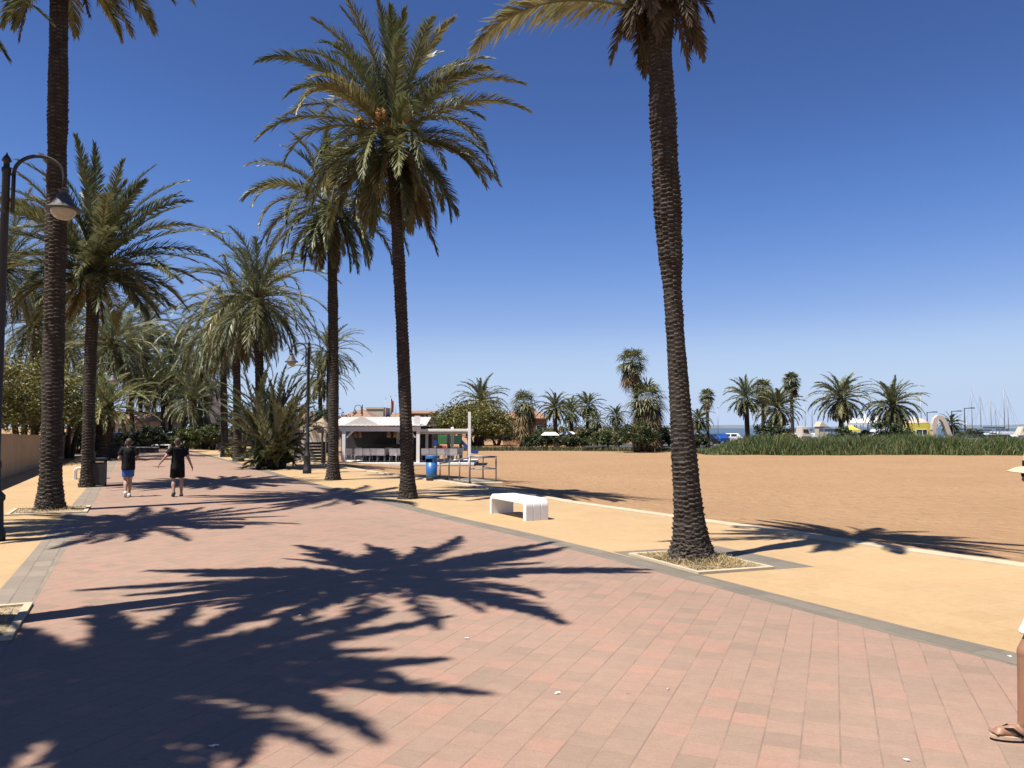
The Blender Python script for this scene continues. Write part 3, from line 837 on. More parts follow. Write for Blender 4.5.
for k, (px, Y, w, h, c, lb) in enumerate(shr):
    tree(lb, at(px, Y), w, h, 130 + k, c, 'shrub', 'shrubs along the far promenade', dens=.7, size=.10, low=.02)
shr2 = [(497, 105, 6, 2.4, MIDG, 'hedge right of the round tree, in front of the orange house'), (562, 106, 9, 2.9, DKGR, 'dark long hedge far behind the white awnings'), (618, 104, 8, 2.8, DKGR, 'dark hedge farthest back, left of the tallest fan palm'), (590, 95, 3, 2.3, MIDG + DKGR, 'bushy shrub below the taller round crowned palm'), (534, 84, 2.2, 1.5, DKGR, 'low dark shrub right of the skirted fan palm'), (572, 84, 3.4, 1.6, DKGR, 'dark clipped shrub in front of the white awnings'), (545, 92, 5, 1.9, MIDG, 'long green hedge behind the white awnings'),
        (606, 88, 4, 2.0, MIDG, 'green hedge left of the shaggy fan palms'), (637, 74, 3.9, 2.9, MIDG + DKGR, 'big leafy shrub at the foot of the shaggy fan palms'), (660, 82, 3, 2.4, DKGR, 'dark shrub behind the near palm trunk'),
        (772, 75, 3.6, 2.9, DKGR, 'dark shrub beneath the wide olive palm'), (786, 73, 2.0, 1.9, OLIVE, 'yellow green shrub below the tall thin fan palm'), (842, 76, 2.4, 2.3, DKGR, 'dark shrub at the foot of the palm by the tent roofs'),
        (893, 75, 3.8, 3.2, DKGR, 'dark shrub at the foot of the palm by the yellow kiosk'), (866, 78, 1.6, 2.1, MIDG, 'small green shrub in front of the yellow awning'), (968, 92, 3.4, 2.0, DKGR, 'dark shrub in front of the laid up sailing boat'),
        (690, 88, 4.2, 1.6, DKGR, 'dark hedge in front of the parked vehicles')]
for k, (px, Y, w, h, c, lb) in enumerate(shr2):
    tree(lb, at(px, Y), w, h, 160 + k, c, 'shrub', 'shrubs across the beach', dens=.6, size=.13, low=.02)
# reeds: one belt nobody could count
rg = np.random.default_rng(7)
nb = 32000
rm = MB()
yl = rg.uniform(66.5, 73.5, nb); xl = rg.uniform(16.5, 62, nb)
den = np.sin(xl * .9) * .3 + np.sin(xl * .37 + 1) * .4
edge = np.clip((xl - 16.5) / 5, .25, 1)
den = den + .5 * np.sin(xl * 2.3 + yl * 1.1) * np.sin(xl * .71 + yl * 1.9)
hgt = (1.45 + .30 * den + rg.normal(0, .2, nb)) * edge * np.interp(yl, [66.5, 67.6, 69], [.35, .75, 1])
P = np.stack([xl, yl + .35 * np.sin(xl * 1.3) + .5 * np.sin(xl * .43) + rg.normal(0, .25, nb), np.full(nb, -.50)], 1)
lean = rg.normal(0, .32, (nb, 3)); lean[:, 2] = 0
aw = rg.uniform(0, PI, nb); wv = np.stack([np.cos(aw), np.sin(aw), 0 * aw], 1) * .03
mid_ = P + np.stack([0 * hgt, 0 * hgt, hgt * .6], 1) + lean * .4 * hgt[:, None]
tip = P + np.stack([0 * hgt, 0 * hgt, hgt], 1) + lean * hgt[:, None]
cc = np.array([(.125, .175, .062), (.155, .20, .07), (.10, .15, .055), (.20, .205, .085), (.34, .27, .13)])[rg.choice(5, nb, p=[.28, .25, .25, .15, .07])] * rg.uniform(.8, 1.25, (nb, 1))
V = np.stack([P - wv, P + wv, mid_ + wv, mid_ - wv, tip], 1).reshape(-1, 3); k = np.arange(nb) * 5
rm.add(V, np.stack([k, k + 1, k + 2, k + 3], 1).tolist() + np.stack([k + 3, k + 2, k + 4], 1).tolist(), np.repeat(cc, 5, 0))
tag(rm.build('reed_bed', M['reed'], None, False, True), 'belt of green reeds along the far edge of the beach', 'reeds', kind='stuff')
# low dry scrub at the back of the beach
nb = 5000; sm = MB()
xl = rg.uniform(-8, 17, nb); yl = 80 + rg.uniform(-1, 3, nb) - .35 * np.clip(xl - 5, 0, 12); hgt = rg.uniform(.15, .55, nb)
P = np.stack([xl, yl, np.full(nb, -.50)], 1); aw = rg.uniform(0, PI, nb); wv = np.stack([np.cos(aw), np.sin(aw), 0 * aw], 1) * .06
tip = P + np.stack([rg.normal(0, .15, nb), rg.normal(0, .15, nb), hgt], 1)
cc = np.array([(.12, .13, .055), (.20, .17, .085), (.09, .11, .045)])[rg.integers(0, 3, nb)]
k = np.arange(nb) * 3
sm.add(np.stack([P - wv, P + wv, tip], 1).reshape(-1, 3), np.stack([k, k + 1, k + 2], 1).tolist(), np.repeat(cc, 3, 0))
tag(sm.build('dune_scrub', M['reed'], None, False, True), 'low dry scrub along the back of the beach', 'scrub', kind='stuff')

# ------------------------------------------------------------------ tree pits
def pit(label, quad, w=.06, grass=0, seed=1):
    """quad: four ground corners (2D vectors), in order"""
    c = sum((Vector(q) for q in quad), Vector((0, 0))) / 4
    root = thing('tree_pit', label, 'tree pit', (c.x, c.y, 0), 0, 'tree pits')
    loc = [Vector(q) - c for q in quad]
    inner = [q * (1 - w * 1.45 / q.length) for q in loc]
    fm = MB(); n = 4
    v = [(q.x, q.y, .002) for q in loc] + [(q.x, q.y, .03) for q in loc] + [(q.x, q.y, .03) for q in inner] + [(q.x, q.y, .002) for q in inner]
    fm.add(v, [(a * 4 + i, a * 4 + (i + 1) % 4, (a + 1) * 4 + (i + 1) % 4, (a + 1) * 4 + i) for a in range(3) for i in range(4)])
    fm.build('edging', M['kerb'], root)
    k = 15; sv = []
    rg = np.random.default_rng(seed)
    for i in range(k):
        for j in range(k):
            a = i / (k - 1); bb = j / (k - 1)
            q = (inner[0] * (1 - a) + inner[1] * a) * (1 - bb) + (inner[3] * (1 - a) + inner[2] * a) * bb
            e = min(a, 1 - a, bb, 1 - bb) * 2
            sv.append((q.x, q.y, .009 + .06 * e * e + rg.uniform(0, .014) * (e > 0)))
    so = MB().add(sv, [(i * k + j, i * k + j + 1, (i + 1) * k + j + 1, (i + 1) * k + j) for i in range(k - 1) for j in range(k - 1)]).build('soil', M['soil'], root, True)
    if grass:
        gm = MB()
        a = rg.uniform(0.03, .97, (grass, 2))
        q = np.array([[(inner[0] * (1 - s) + inner[1] * s) * (1 - t) + (inner[3] * (1 - s) + inner[2] * s) * t] for s, t in a]).reshape(-1, 2)
        P = np.c_[q, np.full(grass, .012)]
        rr = np.linalg.norm(q, axis=1); hg = rg.uniform(.02, .10, grass) * np.interp(rr, [.25, .6], [1.5, .55])
        aw = rg.uniform(0, 2 * PI, grass); wv = np.stack([np.cos(aw), np.sin(aw), 0 * aw], 1) * .006
        tp = P + np.stack([rg.normal(0, .06, grass), rg.normal(0, .06, grass), hg], 1)
        P[:, 2] += .02
        cc = np.array([(.60, .47, .27), (.48, .36, .20), (.34, .25, .14)])[rg.integers(0, 3, grass)]
        kk = np.arange(grass) * 3
        gm.add(np.stack([P - wv, P + wv, tp], 1).reshape(-1, 3), np.stack([kk, kk + 1, kk + 2], 1).tolist(), np.repeat(cc, 3, 0))
        tag(gm.build('dry_grass', M['dead'], root, False, True), kind='stuff')
    return root
A, D, C = [G(*p, 0).to_2d() for p in ((628, 555), (698.6, 574.5), (775, 569))]
B = A + C - D
pc = (A + C) / 2
pit('pale edged square tree pit with dry grass around the near palm', [A, B, C, D], .075, 4200, 3)
# grey surround of that pit, laid over the yellow paving
e1 = (D - A).normalized(); e2 = (C - D).normalized()
Q = [A - e1 * .32 - e2 * .05, B - e1 * .32 + e2 * .58, C + e1 * .03 + e2 * .58, D + e1 * .02 - e2 * .05]
sheet('pit_surround', Q, .0022, M['paver_grey'])
q = [G(*p, 0).to_2d() for p in ((33, 604.6), (11.7, 640))]
dn = (q[1] - q[0]); nn = Vector((dn.y, -dn.x)).normalized()
if nn.x > 0: nn = -nn
pit('pale edged tree pit cut by the left edge of the photo', [q[0], q[1], q[1] + nn * 1.3, q[0] + nn * 1.3], .075, 900, 4)
bq = G(50, 511).to_2d(); ld = (LI[1] - LI[0]).normalized(); ln_ = Vector((ld.y, -ld.x))
pit('tree pit around the tall palm behind the near lamp post', [bq + ld * .75 - ln_ * .75, bq + ld * .75 + ln_ * .75, bq - ld * .75 + ln_ * .75, bq - ld * .75 - ln_ * .75], .08, 900, 5)

# ------------------------------------------------------------------ lamps
def lamp(label, base, height, reach, az, head_drop=.42, head=.29, group='black arched street lamps'):
    root = thing('street_lamp', label, 'street lamp', tuple(base), az, group)
    pm = MB()
    pm.lathe([(.17, -.02), (.17, .16), (.14, .20), (.125, .62), (.15, .66), (.15, .72), (.085, .80), (.075, 1.15), (.085, 1.18), (.085, 1.24), (.062, 1.30), (.058, height - .30), (.07, height - .28), (.07, height - .22), (.045, height - .2),
              (.045, height - .12), (.075, height - .10), (.05, height - .04), (.02, height), (.001, height + .05)], seg=20)
    pm.build('post', M['black_metal'], root, True)
    am = MB()
    am.tube([(.0, 0, height - .75), (.11, 0, height - .75)], .02, 8); am.tube([(.0, 0, height - .32), (.11, 0, height - .32)], .02, 8)
    pts = [(.11, 0, height - .95), (.11, 0, height - .3)]
    rx = (reach - .11) / 2; cx = .11 + rx
    for i in range(15):
        a = PI - PI * i / 14
        pts.append((cx + rx * math.cos(a), 0, height - .3 + (rx * .85) * math.sin(a)))
    pts.append((reach, 0, height - .3 - head_drop * .5))
    am.tube(pts, [.03] * len(pts), 10)
    am.build('arm', M['black_metal'], root, True)
    z = height - .3 - head_drop * .5
    sm = MB(); hd = head
    sm.lathe([(.035, z + .02), (.075, z + .0), (.075, z - .05), (.055, z - .06), (hd * .36, z - .10), (hd * .48, z - .18), (hd * .66, z - .27), (hd * .95, z - .325), (hd, z - .335), (hd * .99, z - .352), (hd * .70, z - .345)], (reach, 0, 0), 28)
    sm.build('lamp_shade', M['lampshade'], root, True)
    bm_ = MB(); bm_.lathe([(hd * .68, z - .34)] + [(hd * .68 * math.cos(a), z - .34 - hd * .62 * math.sin(a)) for a in np.linspace(.1, PI / 2 - .02, 8)], (reach, 0, 0), 24)
    bm_.build('glass_bowl', M['bowl'], root, True)
    return root
b = G(-7, 541)
lamp('black lamp post with a bell shaped head, cut by the left edge', b, 6.27, .86, R(14), .42, .29)
b = G(307, 473.5)
lamp('black lamp post with its arm to the left beside the palm clump', b, 5.25, .68, R(180), .35, .27)
b = G(92, 468)
lamp('lamp post hidden behind the dense palm with only its arched arm showing', b, 4.75, .84, 0, .35, .27)

# ------------------------------------------------------------------ bench, bins, railings
def bench(label, p_front_l, p_front_r, width, name='concrete_bench', group='white concrete benches', hgt=.42):
    a = Vector(p_front_l); bb = Vector(p_front_r)
    L = (bb - a).length; ang = math.atan2(bb.y - a.y, bb.x - a.x)
    root = thing(name, label, 'bench', (a.x, a.y, 0), ang, group)
    r = .15; th = .095
    path = [(0, 0)]
    for i in range(9):
        t = PI - PI / 2 * i / 8; path.append((r + r * math.cos(t), hgt - r + r * math.sin(t)))
    for i in range(9):
        t = PI / 2 - PI / 2 * i / 8; path.append((L - r + r * math.cos(t), hgt - r + r * math.sin(t)))
    path.append((L, 0))
    inner = []
    for i, (x, z) in enumerate(path):
        x0, z0 = path[max(i - 1, 0)]; x1, z1 = path[min(i + 1, len(path) - 1)]
        tx, tz = x1 - x0, z1 - z0; l = math.hypot(tx, tz); tx /= l; tz /= l
        inner.append((x + tz * th, z - tx * th))
    # section across the width: outer face with two grooves
    g0 = .012
    sec = [(0.015, .0), (0, .02)]
    W_ = width
    outw = [(0, .018), (.018, 0)]
    for c in (W_ / 3, 2 * W_ / 3): outw += [(c - .012, 0), (c - .006, g0), (c + .006, g0), (c + .012, 0)]
    outw += [(W_ - .018, 0), (W_, .018), (W_, th), (0, th)]
    m = len(outw); vs = []
    for (xo, zo), (xi, zi) in zip(path, inner):
        for (y, dd) in outw:
            q = dd / th; vs.append((xo + (xi - xo) * q, y, max(-.01, zo + (zi - zo) * q)))
    n = len(path)
    f = [(i * m + k, i * m + (k + 1) % m, (i + 1) * m + (k + 1) % m, (i + 1) * m + k) for i in range(n - 1) for k in range(m)]
    f += [tuple(range(m))[::-1], tuple((n - 1) * m + k for k in range(m))]
    o = MB().add(vs, f).build('seat_shell', M['bench'], root)
    return root
a, c = G(489.5, 513.3, 0), G(525.5, 521.2, 0)
bench('white grooved concrete bench on the yellow paving left of the near palm', a, c, .52)
def far_bench(label, px, py, ang, L=1.5):
    p = G(px, py, 0)
    v = Vector((math.cos(ang), math.sin(ang), 0)) * L
    return bench(label, p, p + v, .5)
far_bench('white bench across the far end of the promenade, beyond the two boys', 151, 449.5, R(5), 1.5)
far_bench('white bench between the tall left palm and the dense palm', 73, 479.5, R(25), 1.0)
far_bench('white bench at the foot of the white footed palm', 219, 456.5, R(20), 1.1)
# blue bin
b = G(431.5, 480.5)
root = thing('litter_bin', 'round blue litter bin standing at the edge of the beach', 'litter bin', tuple(b))
MB().lathe([(.18, .0), (.185, .02), (.185, .13), (.175, .14)], seg=28).build('base', M['dark'], root, True)
MB().lathe([(.178, .135), (.19, .16), (.195, .62)], seg=28).build('barrel', M['bin_blue'], root, True)
mm = MB()                                           # hood with an open slot on the near side
seg = 28; z0, z1 = .62, .75
for k in range(seg):
    a0 = 2 * PI * k / seg; a1 = 2 * PI * (k + 1) / seg; am_ = (a0 + a1) / 2
    if math.cos(am_ - R(-118)) > .72: continue
    mm.add([(.196 * math.cos(a), .196 * math.sin(a), z) for z in (z0, z1) for a in (a0, a1)], [(0, 1, 3, 2)])
    mm.add([(.185 * math.cos(a), .185 * math.sin(a), z) for z in (z0, z1) for a in (a0, a1)], [(2, 3, 1, 0)])
mm.lathe([(.20, .75), (.205, .77), (.20, .84), (.17, .865), (.02, .875)], seg=28)
mm.build('hood', M['bin_blue'], root)
MB().lathe([(.17, .3), (.17, .60)], seg=20).build('liner', M['dark'], root, True)
def black_bin(label, px, py, h=.95, w=.5):
    b = G(px, py, 0)
    root = thing('litter_bin', label, 'litter bin', tuple(b), R(20), 'black litter bins')
    MB().prism([(-w / 2, -w / 2), (w / 2, -w / 2), (w / 2, w / 2), (-w / 2, w / 2)], .05, h - .12).build('body', M['dark'], root, bevel=.03)
    for sx in (-1, 1):
        for sy in (-1, 1): MB().box((sx * w * .46, sy * w * .46, h / 2 - .02), (.05, .05, h - .03)).build('post', M['black_metal'], root)
    MB().prism([(-w * .55, -w * .55), (w * .55, -w * .55), (w * .55, w * .55), (-w * .55, w * .55)], h - .03, h + .03).build('lid', M['dark'], root, bevel=.02)
    return root
black_bin('black litter bin standing right of the dense palm trunk', 98, 486.5, .86, .40)
black_bin('black litter bin farther along the left pavement behind the boys', 113.5, 459.5, .9, .8)
# beach ramp with steel railings
def railing(label, pts, hs, rails, group='steel railings of the beach ramp', r=.024):
    o0 = pts[0]
    root = thing('railing', label, 'railing', (o0.x, o0.y, 0), 0, group)
    for p, h in zip(pts, hs):
        z0 = gz(p.x, p.y); z0 = 0 if z0 > -.05 else z0
        MB().tube([(p.x - o0.x, p.y - o0.y, z0 - .03), (p.x - o0.x, p.y - o0.y, h)], r, 8).build('post', M['steel'], root, True)
    for k, fz in enumerate(rails):
        MB().tube([(p.x - o0.x, p.y - o0.y, h * fz) for p, h in zip(pts, hs)], r * (1.25 if k == 0 else .8), 8).build('top_rail' if k == 0 else 'mid_rail', M['steel'], root, True)
    return root
ra = [G(px, py, 0) for px, py in ((440, 479.5), (449, 480.7), (459.5, 482), (469.5, 484))]
railing('railing with four posts along the kerb side of the beach ramp', ra, [.58, .64, .74, .86], [1.0])
rb = [G(px, py, 0) for px, py in ((469.9, 483.7), (496, 483.3), (483, 478))]
railing('railing around the beach end of the ramp, beside the white bench', rb, [.88, .86, .75], [1.0, .55])
rp = thing('beach_ramp', 'low plank walkway leading from the kerb onto the sand', 'ramp', (rb[0].x, rb[0].y, 0))
dv = (rb[1] - rb[0]); dd = (rb[2] - rb[1])
mp_ = MB(); o = rb[0]
w0 = ra[1] - o
for i in range(16):
    t0 = i / 16; t1 = (i + .9) / 16
    q = [w0 * t0, w0 * t1, w0 * t1 + dv * 1.0, w0 * t0 + dv * 1.0]
    mp_.prism([(v.x, v.y) for v in q], .02, .07)
mp_.build('planks', M['wood'], rp)
MB().prism([(v.x, v.y) for v in (dv * .05 - dd * .12, dv * 1.2 - dd * .14, dv * 1.2 - dd * .02, dv * .05 - dd * .0)], -.2, .055).build('step', M['kerb'], rp, bevel=.01)

# ------------------------------------------------------------------ left wall, scraps
wa, wb = G(4, 479, 0).to_2d(), G(73, 455.7, 0).to_2d()
wd = (wb - wa).normalized(); ws = wa - wd * 14
root = thing('garden_wall', 'tan rendered boundary wall along the left side of the paving', 'wall', (ws.x, ws.y, 0))
we = wb - ws; nn = Vector((-wd.y, wd.x)) * .2
h0 = 1.72; h1 = 1.22
wm = MB(); v = [(0, 0), (we.x, we.y), (we.x + nn.x, we.y + nn.y), (nn.x, nn.y)]
wm.add([(x, y, -.05) for x, y in v] + [(v[0][0], v[0][1], h0), (v[1][0], v[1][1], h1), (v[2][0], v[2][1], h1), (v[3][0], v[3][1], h0)],
       [(3, 2, 1, 0), (4, 5, 6, 7)] + [(i, (i + 1) % 4, 4 + (i + 1) % 4, 4 + i) for i in range(4)])
wm.build('wall_panel', M['wall'], root)
cm = MB(); k = .03; kn = nn.normalized() * k
v = [(-kn.x, -kn.y), (we.x - kn.x, we.y - kn.y), (we.x + nn.x + kn.x, we.y + nn.y + kn.y), (nn.x + kn.x, nn.y + kn.y)]
cm.add([(v[i][0], v[i][1], h + .003) for i, h in zip(range(4), (h0, h1, h1, h0))] + [(v[i][0], v[i][1], h + .05) for i, h in zip(range(4), (h0, h1, h1, h0))],
       [(3, 2, 1, 0), (4, 5, 6, 7)] + [(i, (i + 1) % 4, 4 + (i + 1) % 4, 4 + i) for i in range(4)])
cm.build('coping', M['wall'], root)
scr = [(214, 747, .09, 'white paper scrap at the bottom of the palm shadow'), (557, 694, .07, 'white paper scrap on the open red paving'), (467, 639, .06, 'white paper scrap at the right tip of the palm shadow'), (907, 761, .05, 'white paper scrap near the lower right corner'),
       (1010, 657, .05, 'white paper scrap on the grey border by the person in sandals'), (668, 690, .04, 'tiny pale scrap on the red paving below the near palm'), (300, 616, .05, 'white paper scrap inside the palm shadow')]
for px, py, s, lb in scr:
    p = G(px, py, 0); m = MB(); s *= .5
    n = 7; pv = []
    for i in range(n):
        a = 2 * PI * i / n; rr_ = s * rnd.uniform(.35, .9)
        pv.append((rr_ * math.cos(a), rr_ * .55 * math.sin(a), rnd.uniform(.004, .016)))
    m.add(pv + [(x, y, z - .003) for x, y, z in pv] + [(0, 0, .014)], [(i, (i + 1) % n, 2 * n) for i in range(n)] + [(i, i + n, (i + 1) % n + n, (i + 1) % n) for i in range(n)])
    o = m.build('paper_scrap', M['offwhite']); o.location = p; tag(o, lb, 'litter', 'paper scraps on the paving')

# ------------------------------------------------------------------ cafe
YC = 48.0
def cz(px, py, Y=YC): return H(px, py, Y)
gzc = gz(*cz(400, 440).to_2d())
ux = YC / F                                           # metres per pixel at the cafe
x0 = cz(340, 440).x
root = thing('beach_cafe', 'white timber beach café with a striped awning and hanging wicker lamps', 'café', (x0, YC, gzc))
Lc = 78 * ux; Dp = 5.5
def lx(px): return (px - 340) * ux
def lz(py): return CAM_H + (428 - py) * ux - gzc
MB().box(((403.5 - 340) * ux, Dp / 2, .08), (141 * ux, Dp + .6, .16)).build('deck', M['offwhite'], root, bevel=.02)
for px in (344, 418):
    for y in (0, Dp - .2):
        MB().box((lx(px), y, lz(427) / 2 + .08), (.2, .2, lz(427) - .16)).build('post', M['white'], root, bevel=.01)
MB().box((lx(379), -.03, lz(429)), (lx(418) - lx(340) + .3, .16, .28)).build('beam', M['white'], root, bevel=.01)
MB().box((lx(379), Dp - .2, lz(429)), (lx(418) - lx(340) + .3, .16, .28)).build('beam', M['white'], root, bevel=.01)
for px, s in ((346, 1), (416, -1)):
    MB().box((lx(px) + s * .3, 0, lz(433)), (.72, .1, .1), Matrix.Rotation(R(-45 * s), 3, 'Y')).build('brace', M['white'], root)
# awning: low pitched, ribbed cloth
am = MB(); nr = 22; zr = lz(416.5); ze = lz(426) + .02
for k in range(nr):
    xa = -.5 + (Lc + 1.0) * k / nr; xb = -.5 + (Lc + 1.0) * (k + .5) / nr; xc = -.5 + (Lc + 1.0) * (k + 1) / nr
    am.add([(xa, -.25, ze), (xb, -.25, ze + .02), (xc, -.25, ze), (xa, Dp * .5, zr), (xb, Dp * .5, zr + .02), (xc, Dp * .5, zr), (xa, Dp + .2, ze), (xb, Dp + .2, ze + .02), (xc, Dp + .2, ze)],
           [(0, 1, 4, 3), (1, 2, 5, 4), (3, 4, 7, 6), (4, 5, 8, 7)])
am.build('awning', M['awning'], root)
gm = MB(); gm.add([(lx(344), -.1, ze + .02), (lx(362), -.1, lz(416)), (lx(380), -.1, ze + .02), (lx(344), -.02, ze + .02), (lx(362), -.02, lz(416)), (lx(380), -.02, ze + .02)], [(0, 2, 1), (3, 4, 5), (0, 1, 4, 3), (1, 2, 5, 4), (0, 3, 5, 2)])
gm.build('gable', M['offwhite'], root)
MB().box((lx(385), 1.2, lz(424)), (3.2, .1, .22), Matrix.Rotation(R(-9), 3, 'Y')).build('awning_bar', M['white'], root)
# tall sign panel at the right post
MB().box((lx(417), -.02, lz(422)), (.34, .08, .75)).build('sign_panel', M['white'], root)
# kiosk at the back
MB().box((lx(376), Dp - .9, 1.2), (Lc + 1.2, 1.2, 2.3)).build('bar_back', M['dark'], root)
MB().box((lx(385), Dp - 1.9, .68), (3.0, .5, 1.05)).build('counter', M['darkwood'], root, bevel=.02)
MB().box((lx(396), Dp - 1.56, 1.5), (1.1, .06, 1.5)).build('menu_board', M['offwhite'], root)
for px in (354, 358, 387.5, 394):
    m = MB(); m.tube([(0, 0, .36), (0, 0, .62)], .012, 5); m.lathe([(.05, .46), (.08, .38), (.12, .16), (.135, 0), (.12, .01), (.07, .34)], seg=12)
    q = m.build('wicker_lamp', M['basket'], root, True); q.location = (lx(px), .45, lz(437.5))
# lighter shelter to the right
x1 = cz(418, 440).x
sh = thing('shade_shelter', 'flat topped white shade shelter with a tall corner post, right of the café', 'shelter', (x1, YC, gzc))
def sx(px): return (px - 418) * ux
MB().box((sx(444.5), 1.6, lz(430) - 0.02), (sx(471) - sx(418.5), 3.4, .16)).build('roof_frame', M['offwhite'], sh, bevel=.02)
MB().box((sx(444.5), 1.6, lz(433)), (sx(470) - sx(420), 3.2, .12)).build('roof_cloth', M['awning'], sh)
for px, py, y in ((469.5, 412, -.12), (448.5, 427, 3.0), (421.5, 428.5, 3.0), (466, 428.5, 3.0)):
    MB().box((sx(px), y, lz(py) / 2), (.17, .17, lz(py))).build('post', M['white'], sh, bevel=.01)
# chairs and tables
def make_chair(label):
    t = thing('terrace_chair', label, 'chair', (0, 0, 0), 0, 'white chairs on the café terrace')
    MB().box((0, 0, .44), (.46, .44, .04)).build('seat', M['white'], t, bevel=.012)
    MB().box((0, .23, .66), (.46, .035, .38), Matrix.Rotation(R(-10), 3, 'X')).build('backrest', M['white'], t, bevel=.012)
    for sx_ in (-1, 1):
        for sy in (-1, 1): MB().tube([(sx_ * .20, sy * .19, .43), (sx_ * .225, sy * .23, 0)], .016, 7).build('leg', M['alu'], t, True)
        MB().tube([(sx_ * .22, .22, .64), (sx_ * .235, -.1, .64), (sx_ * .225, -.19, .43)], .018, 7).build('armrest', M['white'], t, True)
    return t
ch0 = make_chair('')
spots = [(347, .7, 0), (350, 1.9, 150), (357, .5, 10), (366, .6, -15), (371.5, .8, 5), (380, .55, 0), (383, 1.9, 175), (393, .5, -8), (397.5, .7, 12), (424, .8, 0), (431, 1.0, 10), (441, .6, -10), (446, .9, 20), (453, .6, 0), (456.5, 1.5, 160)]
words_ = ['beside the left café post, back turned to the beach', 'facing the beach behind the left café post', 'under the first wicker lamps', 'left one of the middle pair under the awning', 'right one of the middle pair under the awning', 'in front of the bar counter',
          'facing out before the bar counter', 'just left of the tall palm trunk', 'half hidden by the tall palm trunk', 'right beside the right café post', 'directly above the blue bin', 'left of the shelter middle post', 'at the shelter middle post', 'right of the shelter middle post', 'turned towards the beach at the right end of the terrace']
for i, ((px, y, rz), wtx) in enumerate(zip(spots, words_)):
    c = ch0 if i == 0 else copy_tree(ch0)
    c.location = (cz(px, 440).x, YC + y, gzc + .16); c.rotation_euler = (0, 0, R(180 + rz))
    c['label'] = 'white terrace chair ' + wtx
def table(label, px, y):
    t = thing('terrace_table', label, 'table', (cz(px, 440).x, YC + y, gzc + .16), 0, 'terrace tables')
    MB().lathe([(.38, .72), (.39, .73), (.39, .75), (.38, .755)], seg=24).build('table_top', M['offwhite'], t)
    MB().lathe([(.24, 0), (.22, .03), (.03, .05), (.03, .72)], seg=14).build('pedestal', M['alu'], t, True)
table('round terrace table under the first wicker lamps', 352, 1.3); table('round terrace table in the middle under the awning', 376, 1.3); table('round terrace table at the bar counter', 389, 1.3)
table('round terrace table above the blue bin under the shelter', 435, 1.5); table('round terrace table at the right end under the shelter', 450, 1.3)
# furled straw parasol, screen wall, slatted box near the far lamp
p = G(293, 466, 0)
root = thing('straw_parasol', 'drooping straw parasol left of the far lamp post', 'parasol', tuple(p))
MB().tube([(0, 0, 0), (0, 0, 2.6)], .04, 8).build('pole', M['wood'], root, True)
MB().lathe([(.34, .95), (.40, 1.0), (.30, 1.6), (.22, 2.2), (.07, 2.62), (.001, 2.68)], seg=16).build('canopy', M['thatch'], root)
p = G(301, 461, 0)
root = thing('screen_wall', 'cream free standing screen behind the far lamp post', 'screen', tuple(p), R(-8))
MB().box((.2, 0, .85), (.5, .12, 1.7)).build('panel', M['cream'], root, bevel=.01)
MB().box((.95, .02, .8), (.9, .12, 1.6)).build('panel', M['cream'], root, bevel=.01)
MB().box((.5, -.0, 1.74), (1.5, .2, .08)).build('coping', M['offwhite'], root)
p = G(314.5, 463.5, 0)
root = thing('slatted_screen', 'dark slatted timber screen right of the far lamp post', 'screen', tuple(p))
for k in range(6): MB().box((0, 0, .22 + k * .16), (.95, .03, .12)).build('slat', M['darkwood'], root)
for s in (-1, 1): MB().box((s * .48, .03, .55), (.08, .08, 1.12)).build('post', M['darkwood'], root)
p = G(322, 463.5, 0)
root = thing('straw_parasol', 'straw parasol half hidden behind the palm trunk left of the café', 'parasol', tuple(p))
MB().tube([(0, 0, 0), (0, 0, 2.2)], .05, 8).build('pole', M['wood'], root, True)
MB().lathe([(.95, 1.55), (.9, 1.7), (.45, 2.0), (.05, 2.3), (.001, 2.35)], seg=18).build('canopy', M['thatch'], root)
p = G(290, 459.5, 0)
root = thing('white_fence', 'white picket fence behind the palm clump', 'fence', tuple(p), R(4))
for k in range(9): MB().box((-1.2 + k * .3, 0, .6), (.14, .03, 1.2)).build('picket', M['white'], root)
for z in (.3, .95): MB().box((0, .03, z), (2.6, .04, .08)).build('fence_rail', M['white'], root)

# ------------------------------------------------------------------ playground
YP = 58.0; up = YP / F; gp = gz(*H(440, 440, YP).to_2d())
xo = H(440, 440, YP).x
root = thing('climbing_frame', 'green and blue climbing frame with a blue slide behind the shade shelter', 'playground', (xo, YP, gp))
def pxx(px): return (px - 440) * up
def pz(py): return CAM_H + (428 - py) * up - gp
for px in (411, 425, 437, 448, 460):
    for y in (0, 1.3): MB().box((pxx(px), y, pz(433) / 2), (.12, .12, pz(433))).build('post', M['dark'], root)
MB().box((pxx(442.5), -.08, pz(439.5)), (8.5 * up, .06, .66)).build('green_panel', M['green_panel'], root, bevel=.02)
MB().box((pxx(455.5), -.08, pz(439.5)), (12 * up, .06, .62)).build('dark_panel', M['teal_panel'], root, bevel=.02)
MB().box((pxx(454), .6, pz(443.5)), (14 * up, 1.3, .1)).build('platform', M['dark'], root)
MB().box((pxx(442), .6, pz(443.5)), (10 * up, 1.3, .1)).build('platform', M['dark'], root)
q = MB(); q.lathe([(.001, -.05), (5.6 * up, -.05), (5.6 * up, .05), (.001, .05)], (0, 0, 0), 20, Matrix.Rotation(PI / 2, 3, 'X'))
q.build('tunnel_wall', M['teal_panel'], root).location = (pxx(425.5), -.1, pz(440.5))
q = MB(); q.lathe([(.001, -.06), (3.3 * up, -.06), (3.3 * up, .06), (.001, .06)], (0, 0, 0), 18, Matrix.Rotation(PI / 2, 3, 'X'))
q.build('blue_disc', M['blue_panel'], root).location = (pxx(434.5), -.3, pz(443))
MB().box((pxx(414), -.05, pz(442)), (7 * up, .06, 1.1)).build('dark_panel', M['teal_panel'], root, bevel=.02)
